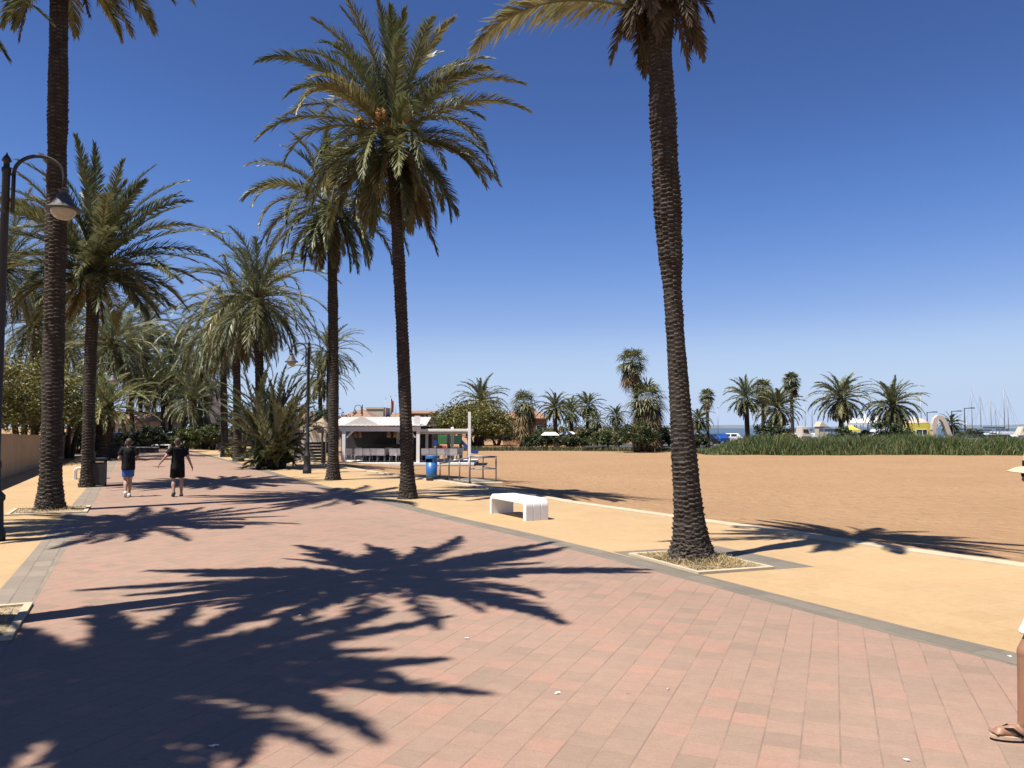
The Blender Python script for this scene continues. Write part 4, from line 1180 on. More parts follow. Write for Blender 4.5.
MB().box((pxx(444.5), -.12, pz(448)), (4 * up, .06, .35)).build('red_panel', M['red_panel'], root, bevel=.02)
MB().box((pxx(440), .7, pz(448.5)), (3 * up, .06, .45)).build('red_panel', M['red_panel'], root, bevel=.02)
sl = MB(); pth = [(461, 442.5), (465, 446.5), (469, 450.5), (472, 452.5), (476, 453), (478, 452.6)]
for s, hh_ in ((0, 0), ):
    vs = []
    for px, py in pth:
        x, z = pxx(px), pz(py)
        for y, dz in ((.0, .22), (.05, .22), (.05, .0), (.65, .0), (.65, .22), (.70, .22), (.70, -.06), (0, -.06)): vs.append((x, y, z + dz))
    m_ = 8; n = len(pth)
    sl.add(vs, [(i * m_ + k, i * m_ + (k + 1) % m_, (i + 1) * m_ + (k + 1) % m_, (i + 1) * m_ + k) for i in range(n - 1) for k in range(m_)] + [tuple(range(m_)), tuple((n - 1) * m_ + k for k in range(m_))[::-1]])
sl.build('slide', M['blue_panel'], root)

# ------------------------------------------------------------------ buildings
def house(label, px0, px1, y_eave, y_ridge, Y, depth, wall, hip=True, name='house', nwin=2, roofm=None, group=None, flat=False, rows=1):
    a = H(px0, 440, Y); bb = H(px1, 440, Y); u = Y / F
    g0 = gz(a.x, Y); W_ = bb.x - a.x
    ze = CAM_H + (428 - y_eave) * u - g0; zr = CAM_H + (428 - y_ridge) * u - g0
    root = thing(name, label, 'building', (a.x, Y, g0), 0, group)
    MB().box((W_ / 2, depth / 2, ze / 2), (W_, depth, ze)).build('wall', wall, root)
    ov = .35
    if flat:
        MB().box((W_ / 2, depth / 2, ze + .12), (W_ + .2, depth + .2, .24)).build('parapet', wall, root)
    else:
        i = min(W_, depth) / 2 * .98 if hip else 0
        v = [(-ov, -ov, ze), (W_ + ov, -ov, ze), (W_ + ov, depth + ov, ze), (-ov, depth + ov, ze), (i - (0 if hip else ov), depth / 2, zr), (W_ - i + (0 if hip else ov), depth / 2, zr)]
        v2 = [(x, y, z - .14) for x, y, z in v[:4]]
        MB().add(v + v2, [(0, 1, 5, 4), (1, 2, 5), (2, 3, 4, 5), (3, 0, 4), (6, 7, 1, 0), (7, 8, 2, 1), (8, 9, 3, 2), (9, 6, 0, 3), (9, 8, 7, 6)]).build('roof', roofm or M['tiles'], root)
    for r_ in range(rows):
        zc = ze * (r_ + .56) / rows
        hw = min(1.2, ze / rows * .42)
        for k in range(nwin):
            xw = W_ * (k + .5) / nwin
            w = MB(); 
            for s in (-1, 1): w.box((xw + s * .45, -.02, zc), (.07, .08, hw)); w.box((xw, -.02, zc + s * hw / 2), (.97, .08, .07))
            f = w.build('window', M['white'], root)
            MB().box((xw, -.01, zc), (.86, .04, hw - .06)).build('pane', M['window'], f)
    return root
house('low bungalow with a pale tiled roof behind the slim palms', 84, 160, 422, 411, 76, 6, M['cream'], False, 'bungalow', 3, M['pale_tiles'])
house('brick red hip roofed house behind the café, left one', 338, 371, 418, 408, 96, 9, M['buff'], True, 'house', 2)
house('cream gabled house behind the café with a bare flat top', 366, 383, 409, 404, 108, 8, M['cream'], False, 'house', 1, flat=True)
house('small red roofed house between the flag pole and the tall palm', 385, 400, 417, 412, 110, 8, M['cream'], True, 'house', 1)
house('dark red brick house right of the tall palm trunk', 409, 432, 413, 410, 112, 9, plain('red_brick', (.26, .13, .09), .9, .2, 3), False, 'house', 2)
house('white house front right of the dark red brick one', 430, 446, 420, 417, 120, 8, M['offwhite'], False, 'house', 1, flat=True)
house('orange rendered house with tiled roof behind the skirted fan palm', 503, 547, 418, 403, 108, 10, plain('orange_render', (.50, .27, .14), .85, .1, 1), True, 'house', 3)
house('grey apartment tower far behind the left palms', 192, 208, 381, 379, 190, 12, plain('grey_render', (.66, .62, .56), .85, .08, .4), False, 'apartment_block', 4, flat=True, rows=5)
house('white two storey house seen between the palm clump and the hanging fronds', 246, 270, 412, 408, 110, 8, M['white'], False, 'house', 2, flat=True, rows=2)
house('white house with brown roof far behind the far lamp post', 283, 316, 418, 411, 120, 9, M['offwhite'], True, 'house', 2)
# perimeter walls at the promenade's end
def lowwall(label, px0, px1, Y, h, mat_, name='garden_wall'):
    a, bb = at(px0, Y), at(px1, Y)
    root = thing(name, label, 'wall', tuple(a))
    MB().box(((bb.x - a.x) / 2, .1, h / 2 - .02), (bb.x - a.x, .2, h)).build('wall_panel', mat_, root)
    MB().box(((bb.x - a.x) / 2, .1, h + .02), (bb.x - a.x + .06, .28, .07)).build('coping', M['offwhite'], root)
lowwall('grey garden wall across the end of the promenade', 165, 262, 78, 1.15, M['buff'])
lowwall('dark low planter wall in front of the far shrubs', 116, 158, 57.5, .38, M['darkwood'], 'planter_wall')
# flag pole, poles
def pole(label, px, ytop, Y, r=.05, name='pole', mat_=None, group='bare poles'):
    b = at(px, Y); z = H(px, ytop, Y).z - b.z
    root = thing(name, label, 'pole', tuple(b), 0, group)
    MB().tube([(0, 0, -.02), (0, 0, z)], [r, r * .6], 8).build('shaft', mat_ or M['alu'], root, True)
    MB().ball((0, 0, z + r), r * 1.2, 8, 6).build('finial', mat_ or M['alu'], root, True)
    return root, z
root, z = pole('flag pole with a limp red flag behind the café', 390.3, 397, 95, .06, 'flag_pole', None, None)
fm = MB(); fv = []
for j in range(7):
    for i in range(5): fv.append((.05 + .08 * i, .1 * math.sin(i * 1.9 + j * .4), z - .15 - .24 * j - .10 * i))
fm.add(fv, [(j * 5 + i, j * 5 + i + 1, j * 5 + i + 6, j * 5 + i + 5) for j in range(6) for i in range(4)]); fm.build('flag', M['flag'], root, True)
pole('thin bare pole left of the flag pole', 385.5, 399, 95, .05); pole('thin bare pole right of the flag pole, by the palm trunk', 395.5, 396, 95, .05)
pole('bare pole between the near palm and the right hand palms', 718, 408, 100, .06); pole('white pole behind the palm by the yellow kiosk', 921.5, 395, 105, .09)
b = at(362, 80); lamp('lamp post far behind the café roof with its arched head against the sky', b, H(362, 400, 80).z, .75, PI, .35, .3)
def road_lamp(label, px, ytop, s=1):
    b = at(px, 100); z = H(px, ytop, 100).z - b.z
    root = thing('road_lamp', label, 'street lamp', tuple(b), 0, 'road lamps by the marina')
    MB().tube([(0, 0, -.02), (0, 0, z)], [.10, .06], 8).build('post', M['black_metal'], root, True)
    MB().tube([(0, 0, z - .06), (s * .9, 0, z)], .05, 6).build('arm', M['black_metal'], root, True)
    MB().box((s * 1.0, 0, z), (.6, .22, .12)).build('lamp_head', M['black_metal'], root, bevel=.03)
road_lamp('dark road lamp above the pink dome of the yellow kiosk', 927.5, 412); road_lamp('dark road lamp right of the pink arch', 952, 411); road_lamp('thick dark road lamp left of the sailing masts', 965, 408)

# ------------------------------------------------------------------ marina side
def on(px, Y, z=None):
    p = H(px, 430, Y); p.z = -.44 if z is None else z
    return p
def zat(py, Y): return CAM_H + (428 - py) * Y / F
# yellow kiosk with pink dome and arch
YK = 88; b = on(907, YK); u = YK / F
root = thing('yellow_kiosk', 'yellow kiosk with a dark window and a pale pink domed roof', 'kiosk', tuple(b))
W_ = 27 * u; hh_ = zat(423.5, YK) + .44
MB().box((W_ / 2, 2, hh_ / 2), (W_, 4, hh_)).build('wall', M['yellow'], root)
w = MB(); xw = 14.5 * u; zw = zat(432.3, YK) + .44
for s in (-1, 1): w.box((xw + s * .62, -.03, zw), (.07, .08, .62)); w.box((xw, -.03, zw + s * .31), (1.3, .08, .06))
w.box((xw + .08, -.03, zw), (.06, .08, .6))
f = w.build('window', M['white'], root); MB().box((xw, -.01, zw), (1.2, .04, .58)).build('pane', M['window'], f)
dm = MB(); dm.lathe([(1.75, hh_), (1.7, hh_ + .12), (1.35, hh_ + .42), (.8, hh_ + .66), (.02, hh_ + .76)], (W_ * .52, 2, 0), 24); dm.build('dome', M['pink'], root, True)
b = on(932, YK - 1.0); root = thing('entrance_arch', 'pale pink curved arch sweeping down right of the yellow kiosk', 'arch', tuple(b))
am = MB(); pts = [(934.5, 430), (935, 424), (936.5, 419.5), (939, 417.4), (942.2, 418), (945, 421.8), (947, 427), (949, 433), (951.5, 440)]
vs = []
for i, (px, py) in enumerate(pts):
    x, z = (px - 932) * u, zat(py, YK) + .44
    (xa, ya), (xb, yb) = pts[max(i - 1, 0)], pts[min(i + 1, len(pts) - 1)]
    tx, tz = (xb - xa), -(yb - ya); l = math.hypot(tx, tz); nx_, nz_ = tz / l, -tx / l
    for dn_, y in ((.24, 0), (.24, .5), (-.24, .5), (-.24, 0)): vs.append((x + nx_ * dn_, y, z + nz_ * dn_))
n = len(pts); am.add(vs, [(i * 4 + k, i * 4 + (k + 1) % 4, i * 4 + 4 + (k + 1) % 4, i * 4 + 4 + k) for i in range(n - 1) for k in range(4)] + [(0, 1, 2, 3), (n * 4 - 1, n * 4 - 2, n * 4 - 3, n * 4 - 4)])
am.build('arch_band', M['pink'], root)
MB().box((.28, .25, (zat(428, YK) + .44) / 2), (.36, .56, zat(428, YK) + .44)).build('pier', M['pink'], root)
# tents
def tent(label, px, ye, yt, Y, wpx, mat_, name='pavilion_tent', group='white peaked tents'):
    b = on(px, Y); u = Y / F; w = wpx * u; ze = zat(ye, Y) + .44; zt = zat(yt, Y) + .44
    root = thing(name, label, 'tent', tuple(b), 0, group)
    m = MB(); n = 7; vs = []; 
    for i in range(n):
        q = i / (n - 1); s = (1 - q); z = ze + (zt - ze) * (q ** 1.7)
        vs += [(-w / 2 * s, -w / 2 * s, z), (w / 2 * s, -w / 2 * s, z), (w / 2 * s, w / 2 * s, z), (-w / 2 * s, w / 2 * s, z)]
    vs += [(-w / 2, -w / 2, ze - .3), (w / 2, -w / 2, ze - .3), (w / 2, w / 2, ze - .3), (-w / 2, w / 2, ze - .3)]
    f = [(i * 4 + k, i * 4 + (k + 1) % 4, i * 4 + 4 + (k + 1) % 4, i * 4 + 4 + k) for i in range(n - 1) for k in range(4)]
    f += [(n * 4 + k, n * 4 + (k + 1) % 4, (k + 1) % 4, k) for k in range(4)]
    m.add(vs, f); m.build('canopy', mat_, root)
    for a in (-1, 1):
        for c in (-1, 1): MB().tube([(a * w * .48, c * w * .48, 0), (a * w * .48, c * w * .48, ze)], .05, 6).build('pole', M['alu'], root)
tent('white peaked tent left one, behind the full palm', 852, 422.5, 414.5, 98, 16, M['canvas']); tent('white peaked tent middle one of the three', 865, 422.5, 413.8, 98, 15, M['canvas']); tent('white peaked tent nearest the palm by the kiosk', 878, 423, 415, 98, 15, M['canvas'])
tent('bright yellow awning under the white tents', 851, 429.5, 424.5, 88, 14, M['yellow'], 'yellow_awning', None)
b = on(845, 88.5); root = thing('yellow_stall', 'yellow stall front beneath the yellow awning', 'stall', tuple(b))
MB().box((.9, 0, .6), (1.9, .8, 1.2)).build('counter', M['yellow'], root, bevel=.02); MB().box((.9, -.25, 1.24), (2.1, 1.3, .06)).build('counter_top', M['white'], root)
# cream shed and navy tent
tent('dark blue tent between the motor boat and the full palm', 828, 429, 426, 90, 13, M['navy'], 'blue_tent', None)
b = on(820, 92); root = thing('cream_shed', 'cream shed with a pointed end behind the dark blue tent', 'shed', tuple(b))
MB().box((.45, .8, 1.2), (.9, 1.6, 2.4)).build('wall', M['cream'], root); MB().add([(-.1, -.1, 2.4), (1.0, -.1, 2.4), (.2, -.1, 3.0), (-.1, 1.7, 2.4), (1.0, 1.7, 2.4), (.2, 1.7, 3.0)], [(0, 1, 2), (5, 4, 3), (1, 4, 5, 2), (0, 2, 5, 3), (0, 3, 4, 1)]).build('roof', M['cream'], root)
lowwall('long white quay wall behind the reeds', 940, 1003, 83, 1.15, M['offwhite'], 'quay_wall')

def hull_mesh(L, Bm, H_, seg=12):
    m = MB(); vs = []
    for i in range(seg + 1):
        t = i / seg; x = -L / 2 + L * t
        w = Bm / 2 * (1 - max(0, (t - .45) / .55) ** 2.2) * (.86 + .14 * min(1, t * 3)); w = max(w, .02)
        sh_ = H_ * (1 + .22 * max(0, t - .4) ** 1.5)
        for y, z in ((-1, 1), (-.9, .5), (-.5, .12), (0, 0), (.5, .12), (.9, .5), (1, 1)): vs.append((x, y * w, z * sh_ + (0.35 * H_ * max(0, t - .75) / .25 if z < .6 else 0) * (1 - z)))
    f = [(i * 7 + k, i * 7 + k + 1, (i + 1) * 7 + k + 1, (i + 1) * 7 + k) for i in range(seg) for k in range(6)] + [tuple(range(7))[::-1]]
    f += [(i * 7 + 6, i * 7, (i + 1) * 7, (i + 1) * 7 + 6) for i in range(seg)]
    return m.add(vs, f)
def sailboat(label, px, Y, ytop, L=8, ang=0, z0=None, hull='gelcoat', boom=True, group='sailing boats in the marina'):
    p = on(px, Y, -.55 if z0 is None else z0)
    root = thing('sailing_boat', label, 'boat', tuple(p), ang, group)
    hull_mesh(L, L * .32, L * .12).build('hull', M[hull], root, True)
    MB().box((L * .02, 0, L * .15), (L * .36, L * .17, L * .07)).build('cabin', M['gelcoat'], root, bevel=.08)
    z = zat(ytop, Y) - p.z
    MB().tube([(L * .08, 0, L * .1), (L * .08, 0, z)], [.075, .045], 8).build('mast', M['alu'], root, True)
    if boom:
        MB().tube([(L * .07, 0, L * .25), (-L * .36, 0, L * .26)], .12, 8).build('furled_sail', M['navy'], root, True)
    st = MB(); st.tube([(L * .48, 0, L * .14), (L * .08, 0, z * .97)], .013, 4); st.tube([(-L * .48, 0, L * .13), (L * .08, 0, z)], .012, 4)
    for s in (-1, 1): st.tube([(L * .06, s * L * .15, L * .12), (L * .08, 0, z * .95)], .012, 4)
    st.build('rigging', M['alu'], root)
    return root
sailboat('sailing boat whose mast stands just right of the thick road lamp', 969.3, 128, 388, 8.5, R(20)); sailboat('sailing boat with a mast and slanting stays right of the road lamp', 979.3, 134, 395, 8, R(35)); sailboat('sailing boat with the shorter thin mast left of the tall pair', 987, 130, 399, 8, R(-20))
sailboat('sailing boat with the tallest mast near the right edge', 1001, 126, 387, 9.5, R(15)); sailboat('sailing boat with the thinner mast beside the tallest one', 1006.5, 136, 396, 8, R(30)); sailboat('small sailing boat with the shortest mast in front of the tall pair', 995, 124, 409, 6, R(40))
sailboat('sailing boat behind the tall thin fan palm, left mast of the two', 801.8, 132, 406, 8, R(10)); sailboat('sailing boat behind the palms, right mast of the two', 808.5, 138, 407, 8, R(-15))
# laid up boat on the quay
b = on(969, 96, .35); root = sailboat('white yacht laid up on the quay right of the pink arch', 969, 96, 421, 3.4, R(180), .4, group=None)
for sx_ in (-1, 1): MB().box((sx_ * .8, 0, -.42), (.1, .9, .84)).build('cradle', M['wood'], root)
def motorboat(label, px, Y, z0, L, ang, group='motor boats'):
    p = on(px, Y, z0); root = thing('motor_boat', label, 'boat', tuple(p), ang, group)
    hull_mesh(L, L * .36, L * .17).build('hull', M['gelcoat'], root, True)
    m = MB(); zc = L * .17; m.add([(-L * .22, -.8, zc), (L * .22, -.7, zc), (L * .06, -.6, zc + 1.1), (-L * .2, -.6, zc + 1.1), (-L * .22, .8, zc), (L * .22, .7, zc), (L * .06, .6, zc + 1.1), (-L * .2, .6, zc + 1.1)],
          [(0, 1, 2, 3), (7, 6, 5, 4), (1, 5, 6, 2), (0, 3, 7, 4), (3, 2, 6, 7)]); m.build('cabin', M['cream'], root, bevel=.05)
    for s in (-1, 1):
        MB().box((-L * .05, s * .70, zc + .62), (L * .2, .06, .34), Matrix.Rotation(R(s * 8), 3, 'X')).build('cabin_window', M['window'], root)
    for sx_ in (-1, 1): MB().box((sx_ * L * .25, 0, -.3), (.12, 1.2, .6)).build('cradle', M['wood'], root)
motorboat('white motor boat with a cream cabin right of the tall thin fan palm', 804, 90, .35, 3.0, R(8)); motorboat('white boat hull at the right edge behind the reeds', 1022, 100, .3, 3.4, R(175))

def car(label, px, Y, ang, paint, kind='car', group='vehicles parked behind the beach', ground=-.44):
    p = on(px, Y, ground); root = thing('parked_' + kind, label, kind, tuple(p), ang, group)
    L, W_, Hh = (4.2, 1.72, 1.48) if kind == 'car' else (4.9, 1.9, 2.1)
    prof = [(-L / 2, .35), (-L / 2, .85), (-L * .44, .95), (-L * .33, Hh), (L * .10, Hh), (L * .26, .95), (L * .46, .82), (L / 2, .62), (L / 2, .35)] if kind == 'car' else \
           [(-L / 2, .4), (-L / 2, Hh - .1), (-L * .48, Hh), (L * .22, Hh), (L * .34, 1.25), (L * .47, 1.05), (L / 2, .8), (L / 2, .4)]
    n = len(prof); m = MB(); vs = []
    for s in (-1, 1):
        for x, z in prof: vs.append((x, s * W_ / 2 * (1 if z < 1.0 else .86), z))
    m.add(vs, [tuple(range(n)), tuple(range(n, 2 * n))[::-1]] + [(i, i + n, (i + 1) % n + n, (i + 1) % n) for i in range(n)])
    m.build('body', M[paint], root, bevel=.06)
    zc = 1.2 if kind == 'car' else 1.6
    for s in (-1, 1):
        for k, xw in enumerate((-L * .19, L * .03)):
            MB().box((xw, s * W_ * .455, zc), (L * .18, .05, .36), Matrix.Rotation(R(s * 14 if kind == 'car' else s * 8), 3, 'X')).build('side_window', M['window'], root)
        for xw in (-L * .3, L * .31):
            w = MB(); w.lathe([(.001, -.1), (.31, -.1), (.32, 0), (.31, .1), (.001, .1)], (0, 0, 0), 18, Matrix.Rotation(PI / 2, 3, 'X')); t = w.build('wheel', M['tyre'], root, True); t.location = (xw, s * W_ * .46, .32)
            q = MB(); q.lathe([(.001, -.11), (.19, -.11), (.19, .11), (.001, .11)], (0, 0, 0), 12, Matrix.Rotation(PI / 2, 3, 'X')); q.build('rim', M['alu'], t)
        MB().box((L * .47, s * W_ * .36, .68), (.12, .3, .14)).build('headlight', M['white'], root, bevel=.02)
    wx = L * .185 if kind == 'car' else L * .285
    MB().box((wx, 0, zc + .02), (.05, W_ * .72, .5), Matrix.Rotation(R(-45 if kind == 'car' else -30), 3, 'Y')).build('windscreen', M['window'], root)
    return root
car('bright blue car parked beside the small fan palm', 715.5, 113, R(115), 'carblue'); car('white car parked right of the blue one', 728, 113, R(165), 'carwhite'); car('white van half hidden by the shaggy fan palm', 664, 96, R(90), 'carwhite', 'van')
car('dark car parked left of the blue car', 699, 98, R(180), 'cardark'); car('white car parked under the white tents', 884, 86, R(175), 'carwhite', 'van'); car('dark car behind the quay wall right of the arch', 978, 90, R(10), 'cardark'); car('dark car behind the quay wall, farther right', 994, 94, R(170), 'cardark')
car('second dark car close to the pink arch', 958, 92, R(180), 'cardark')
car('white car parked behind the stubby palm on the left', 114, 70, R(160), 'carwhite', ground=-.02); car('pale car parked beyond the far white bench', 176, 72, R(185), 'carwhite', ground=-.02)
# white awnings and dark rowing boat across the beach
def awning(label, px, ytop, Y, wpx):
    b = on(px, Y, gz(H(px, 440, Y).x, Y)); u = Y / F; w = wpx * u; z = zat(ytop, Y) - b.z
    root = thing('beach_awning', label, 'awning', tuple(b), 0, 'white awnings across the beach')
    m = MB(); m.add([(-w / 2, -1, z - .35), (w / 2, -1, z - .35), (w / 2, 1, z - .35), (-w / 2, 1, z - .35), (-w * .3, 0, z), (w * .3, 0, z)], [(0, 1, 5, 4), (1, 2, 5), (2, 3, 4, 5), (3, 0, 4)]); m.build('canopy', M['canvas'], root)
    for s in (-1, 1):
        for y in (-.9, .9): MB().tube([(s * w * .46, y, 0), (s * w * .46, y, z - .33)], .045, 6).build('pole', M['alu'], root)
awning('white awning left one across the beach', 550, 432, 86, 18); awning('white awning right one across the beach', 567, 431, 88, 17)
b = on(595, 79, -.48); root = thing('rowing_boat', 'dark rowing boat lying on the far edge of the sand', 'boat', tuple(b), R(5))
hull_mesh(2.0, .8, .5).build('hull', M['darkwood'], root, True)
for xw in (-.3, .3): MB().box((xw, 0, .42), (.16, .7, .04)).build('thwart', M['wood'], root)

# ------------------------------------------------------------------ people
def remesh(mb, name, mat_, parent, vox=.009, it=3):
    o = mb.build(name + '_raw', mat_)
    md = o.modifiers.new('r', 'REMESH'); md.mode = 'VOXEL'; md.voxel_size = vox
    sm_ = o.modifiers.new('s', 'SMOOTH'); sm_.iterations = it; sm_.factor = .5
    dg = bpy.context.evaluated_depsgraph_get(); dg.update()
    me = bpy.data.meshes.new_from_object(o.evaluated_get(dg)); me.name = name
    old = o.data; bpy.data.objects.remove(o); bpy.data.meshes.remove(old)
    me.materials.clear(); me.materials.append(mat_); me.shade_smooth()
    r_ = bpy.data.objects.new(name, me); COL.objects.link(r_); r_.parent = parent
    return r_
def hand(mb, w, d, side, inward):
    """palm and five fingers; w wrist, d pointing direction, inward the palm's facing, side the thumb side"""
    w = np.array(w); d = nrm(np.array(d, float)); inw = np.array(inward, float); inw = nrm(inw - d * inw.dot(d)); th = np.cross(d, inw) * side
    mb.limb(w, w + d * .035, .021, .026); mb.limb(w + d * .03 + th * .016, w + d * .078 + th * .026, .016, .013); mb.limb(w + d * .03 - th * .016, w + d * .072 - th * .026, .016, .013); mb.limb(w + d * .03, w + d * .076, .018, .014)
    for k, (o_, l) in enumerate(((.030, .060), (.010, .070), (-.010, .064), (-.028, .048))):
        a = w + d * (.078 if k in (1, 2) else .070) + th * o_; m1 = a + d * l * .55 + inw * .012; e = m1 + nrm(d * .7 + inw * .8) * l * .5
        mb.limb(a, m1, .0085, .008, 8); mb.limb(m1, e, .008, .0066, 8)
    a = w + d * .02 + th * .022; m1 = a + nrm(d * .7 + th * .75 + inw * .3) * .042; e = m1 + nrm(d + inw * .4) * .03
    mb.limb(a, m1, .0115, .010, 8); mb.limb(m1, e, .010, .008, 8)
def head(mb, c, s=1.0):
    c = np.array(c, float)
    mb.ball(c + np.array([0, -.006, .012]) * s, np.array([.074, .092, .100]) * s, 18, 12); mb.ball(c + np.array([0, .022, -.045]) * s, np.array([.056, .068, .066]) * s, 14, 9)
    mb.limb(c + np.array([0, .088, .005]) * s, c + np.array([0, .108, -.022]) * s, .010 * s, .014 * s, 8)      # nose
    mb.limb(c + np.array([-.02, .082, -.056]) * s, c + np.array([.02, .082, -.056]) * s, .009 * s, .009 * s, 8)  # mouth
    mb.ball(c + np.array([0, .072, -.094]) * s, np.array([.026, .020, .018]) * s, 8, 6)
    for q in (-1, 1):
        mb.ball(c + np.array([q * .078, -.008, -.005]) * s, np.array([.013, .022, .034]) * s, 10, 7)
def person(label, loc, rz, J, skin, clothes, hair='hair', shoe='dark', sc=1.0, group=None, hat=None, sandal=False):
    root = thing('person', label, 'person', tuple(loc), rz, group); root.scale = (sc, sc, sc)
    b = MB(); V_ = {k: np.array(v, float) for k, v in J.items()}
    pel, chest, neck, hd = V_['pelvis'], V_['chest'], V_['neck'], V_['head']
    b.ball(pel, (.145, .098, .11)); b.limb(pel + (0, 0, .02), chest - (0, 0, .10), .105, .115); b.ball(chest, (.155, .10, .16)); b.limb(V_['shL'], V_['shR'], .056, .056); b.limb(neck - (0, 0, .06), hd - (0, .01, .07), .056, .05)
    head(b, hd)
    for s, q in (('L', -1), ('R', 1)):
        b.limb(V_['sh' + s], V_['el' + s], .048, .038); b.limb(V_['el' + s], V_['wr' + s], .038, .024)
        dv_ = V_['wr' + s] - V_['el' + s]
        hand(b, V_['wr' + s], dv_ / np.linalg.norm(dv_) + np.array([0, .0, -.3]), 1 if s == 'R' else -1, (-q, .2, 0))
        b.limb(V_['hip' + s], V_['kn' + s], .080, .053); b.limb(V_['kn' + s], V_['kn' + s] * .62 + V_['an' + s] * .38 - (0, .012, 0), .050, .054); b.limb(V_['kn' + s] * .62 + V_['an' + s] * .38 - (0, .012, 0), V_['an' + s], .054, .032)
        b.limb(V_['an' + s], V_['he' + s] + (0, 0, .03), .033, .03); b.limb(V_['he' + s] + (0, 0, .028), V_['to' + s] + (0, 0, .022), .032, .03); b.limb(V_['he' + s] * .4 + V_['to' + s] * .6 + (0, 0, .03), V_['to' + s] + (0, 0, .018), .036, .022)
        if sandal:
            td = V_['to' + s] - V_['he' + s]; td = td / np.linalg.norm(td); sd = np.cross(td, (0, 0, 1))
            for k, o_ in enumerate((-.030, -.014, .002, .017, .031)):
                oo = o_ * (1 if s == 'L' else -1); a = V_['to' + s] + sd * oo + (0, 0, .016)
                b.limb(a, a + td * (.045, .043, .038, .034, .028)[4 - k if s == 'L' else 4 - k] , .0105, .0085, 8)
    remesh(b, 'body', M[skin], root, .008)
    for q in (-1, 1):
        e = MB(); e.ball(hd + np.array([q * .031, .074, .004]), .013, 10, 8); e.build('eye', M['white'], root, True)
    # shirt
    t = MB(); t.tube([chest - (0, 0, .04), chest + (0, 0, .05), chest + (0, 0, .12), chest + (0, 0, .155)], [.15, .15, .13, .08], 18); t.limb(V_['shL'] + (0, 0, .006), V_['shR'] + (0, 0, .006), .072, .072); t.tube([pel + (0, 0, -.12), pel + (0, 0, .12), chest], [.168, .16, .15], 18)
    for s in ('L', 'R'):
        e = V_['sh' + s] * .35 + V_['el' + s] * .65; t.tube([V_['sh' + s], e], [.072, .074], 12)
    ob = remesh(t, 'shirt', M[clothes[0]], root, .012)
    for v in ob.data.vertices:                                   # flatten front to back
        k_ = min(1, max(0, (V_['shL'][2] - .02 - v.co.z) / .22)) * min(1, max(0, (.24 - abs(v.co.x)) / .06)); v.co.y *= 1 - .16 * k_
    from mathutils import noise as mn
    for v in ob.data.vertices:
        q = v.co; f_ = mn.noise((q.x * 9 + 3, q.y * 9, q.z * 5)) * .010 + mn.noise((q.x * 22, q.y * 22, q.z * 11 + 5)) * .006
        r_ = math.hypot(q.x, q.y) + 1e-6; v.co.x += q.x / r_ * f_; v.co.y += q.y / r_ * f_
    t = MB(); t.ball(pel, (.168, .125, .12))
    for s in ('L', 'R'):
        kf = clothes[2]; e = V_['hip' + s] * (1 - kf) + V_['kn' + s] * kf; t.tube([V_['hip' + s] + (0, 0, .05), e], [.095, .092], 14)
    remesh(t, 'shorts', M[clothes[1]], root, .011)
    # hair
    if hair:
        h_ = MB(); h_.ball(hd + np.array([0, -.016, .028]), (.081, .094, .094), 16, 10); h_.ball(hd + np.array([0, -.045, -.03]), (.066, .055, .055), 12, 8); remesh(h_, 'hair', M[hair], root, .010)
    for s in ('L', 'R'):
        a, c_ = V_['he' + s], V_['to' + s]
        if sandal:
            td = nrm(c_ - a); sd = np.cross(td, (0, 0, 1)); m = MB(); n = 14; pv = []
            Ls = np.linalg.norm(c_ - a) + .10
            for i in range(n):
                w_ = 2 * PI * i / n; xx = math.cos(w_); yy = math.sin(w_) * (.043 + .008 * xx)
                q = a - td * .045 + td * (Ls * (xx + 1) / 2) + sd * yy; pv.append(q)
            zb = min(a[2], c_[2]) - .012
            m.add([(p_[0], p_[1], p_[2] - .014) for p_ in pv] + [(p_[0], p_[1], p_[2] + .004) for p_ in pv], [tuple(range(n))[::-1], tuple(range(n, 2 * n))] + [(i, (i + 1) % n, n + (i + 1) % n, n + i) for i in range(n)])
            so_ = m.build('sandal', M['cork'], root); m = MB()
            m.add([(p_[0], p_[1], p_[2] - .026) for p_ in pv] + [(p_[0], p_[1], p_[2] - .0145) for p_ in pv], [tuple(range(n))[::-1], tuple(range(n, 2 * n))] + [(i, (i + 1) % n, n + (i + 1) % n, n + i) for i in range(n)]); m.build('sole', M['black_cloth'], so_)
            m = MB(); tp = a + td * (Ls * .66) + (0, 0, .005)
            for q in (-1, 1):
                m.tube([tp + (0, 0, .0), tp - td * .02 + sd * q * .012 + (0, 0, .034), tp - td * .06 + sd * q * .034 + (0, 0, .042), tp - td * .11 + sd * q * .047 + (0, 0, .004)], [.007, .008, .009, .008], 8)
            m.build('strap', M['black_cloth'], so_, True)
        else:
            m = MB(); m.limb(a + (0, -.012, .034), c_ + (0, 0, .026), .044, .040); m.limb(a * .4 + c_ * .6 + (0, 0, .026), c_ + (0, .01, .024), .050, .036); m.ball(a + (0, 0, .045), (.043, .05, .045))
            remesh(m, 'shoe', M[shoe], root, .010)
    if hat:
        h_ = MB(); c_ = hd + np.array([0, -.005, .045])
        h_.lathe([(.100, .0), (.104, .03), (.096, .085), (.075, .108), (.001, .114)], c_, 26); o = h_.build('hat_crown', M['straw'], root, True)
        h_ = MB(); n = 36; vs = []
        for rr_, dz in ((.100, .012), (.135, .004), (.175, -.016), (.176, -.022), (.135, -.004), (.100, .0)):
            for i in range(n):
                w_ = 2 * PI * i / n; vs.append(c_ + np.array([rr_ * math.cos(w_), rr_ * math.sin(w_) * 1.08, dz - .012 * math.cos(w_) ** 2 * (rr_ > .12)]))
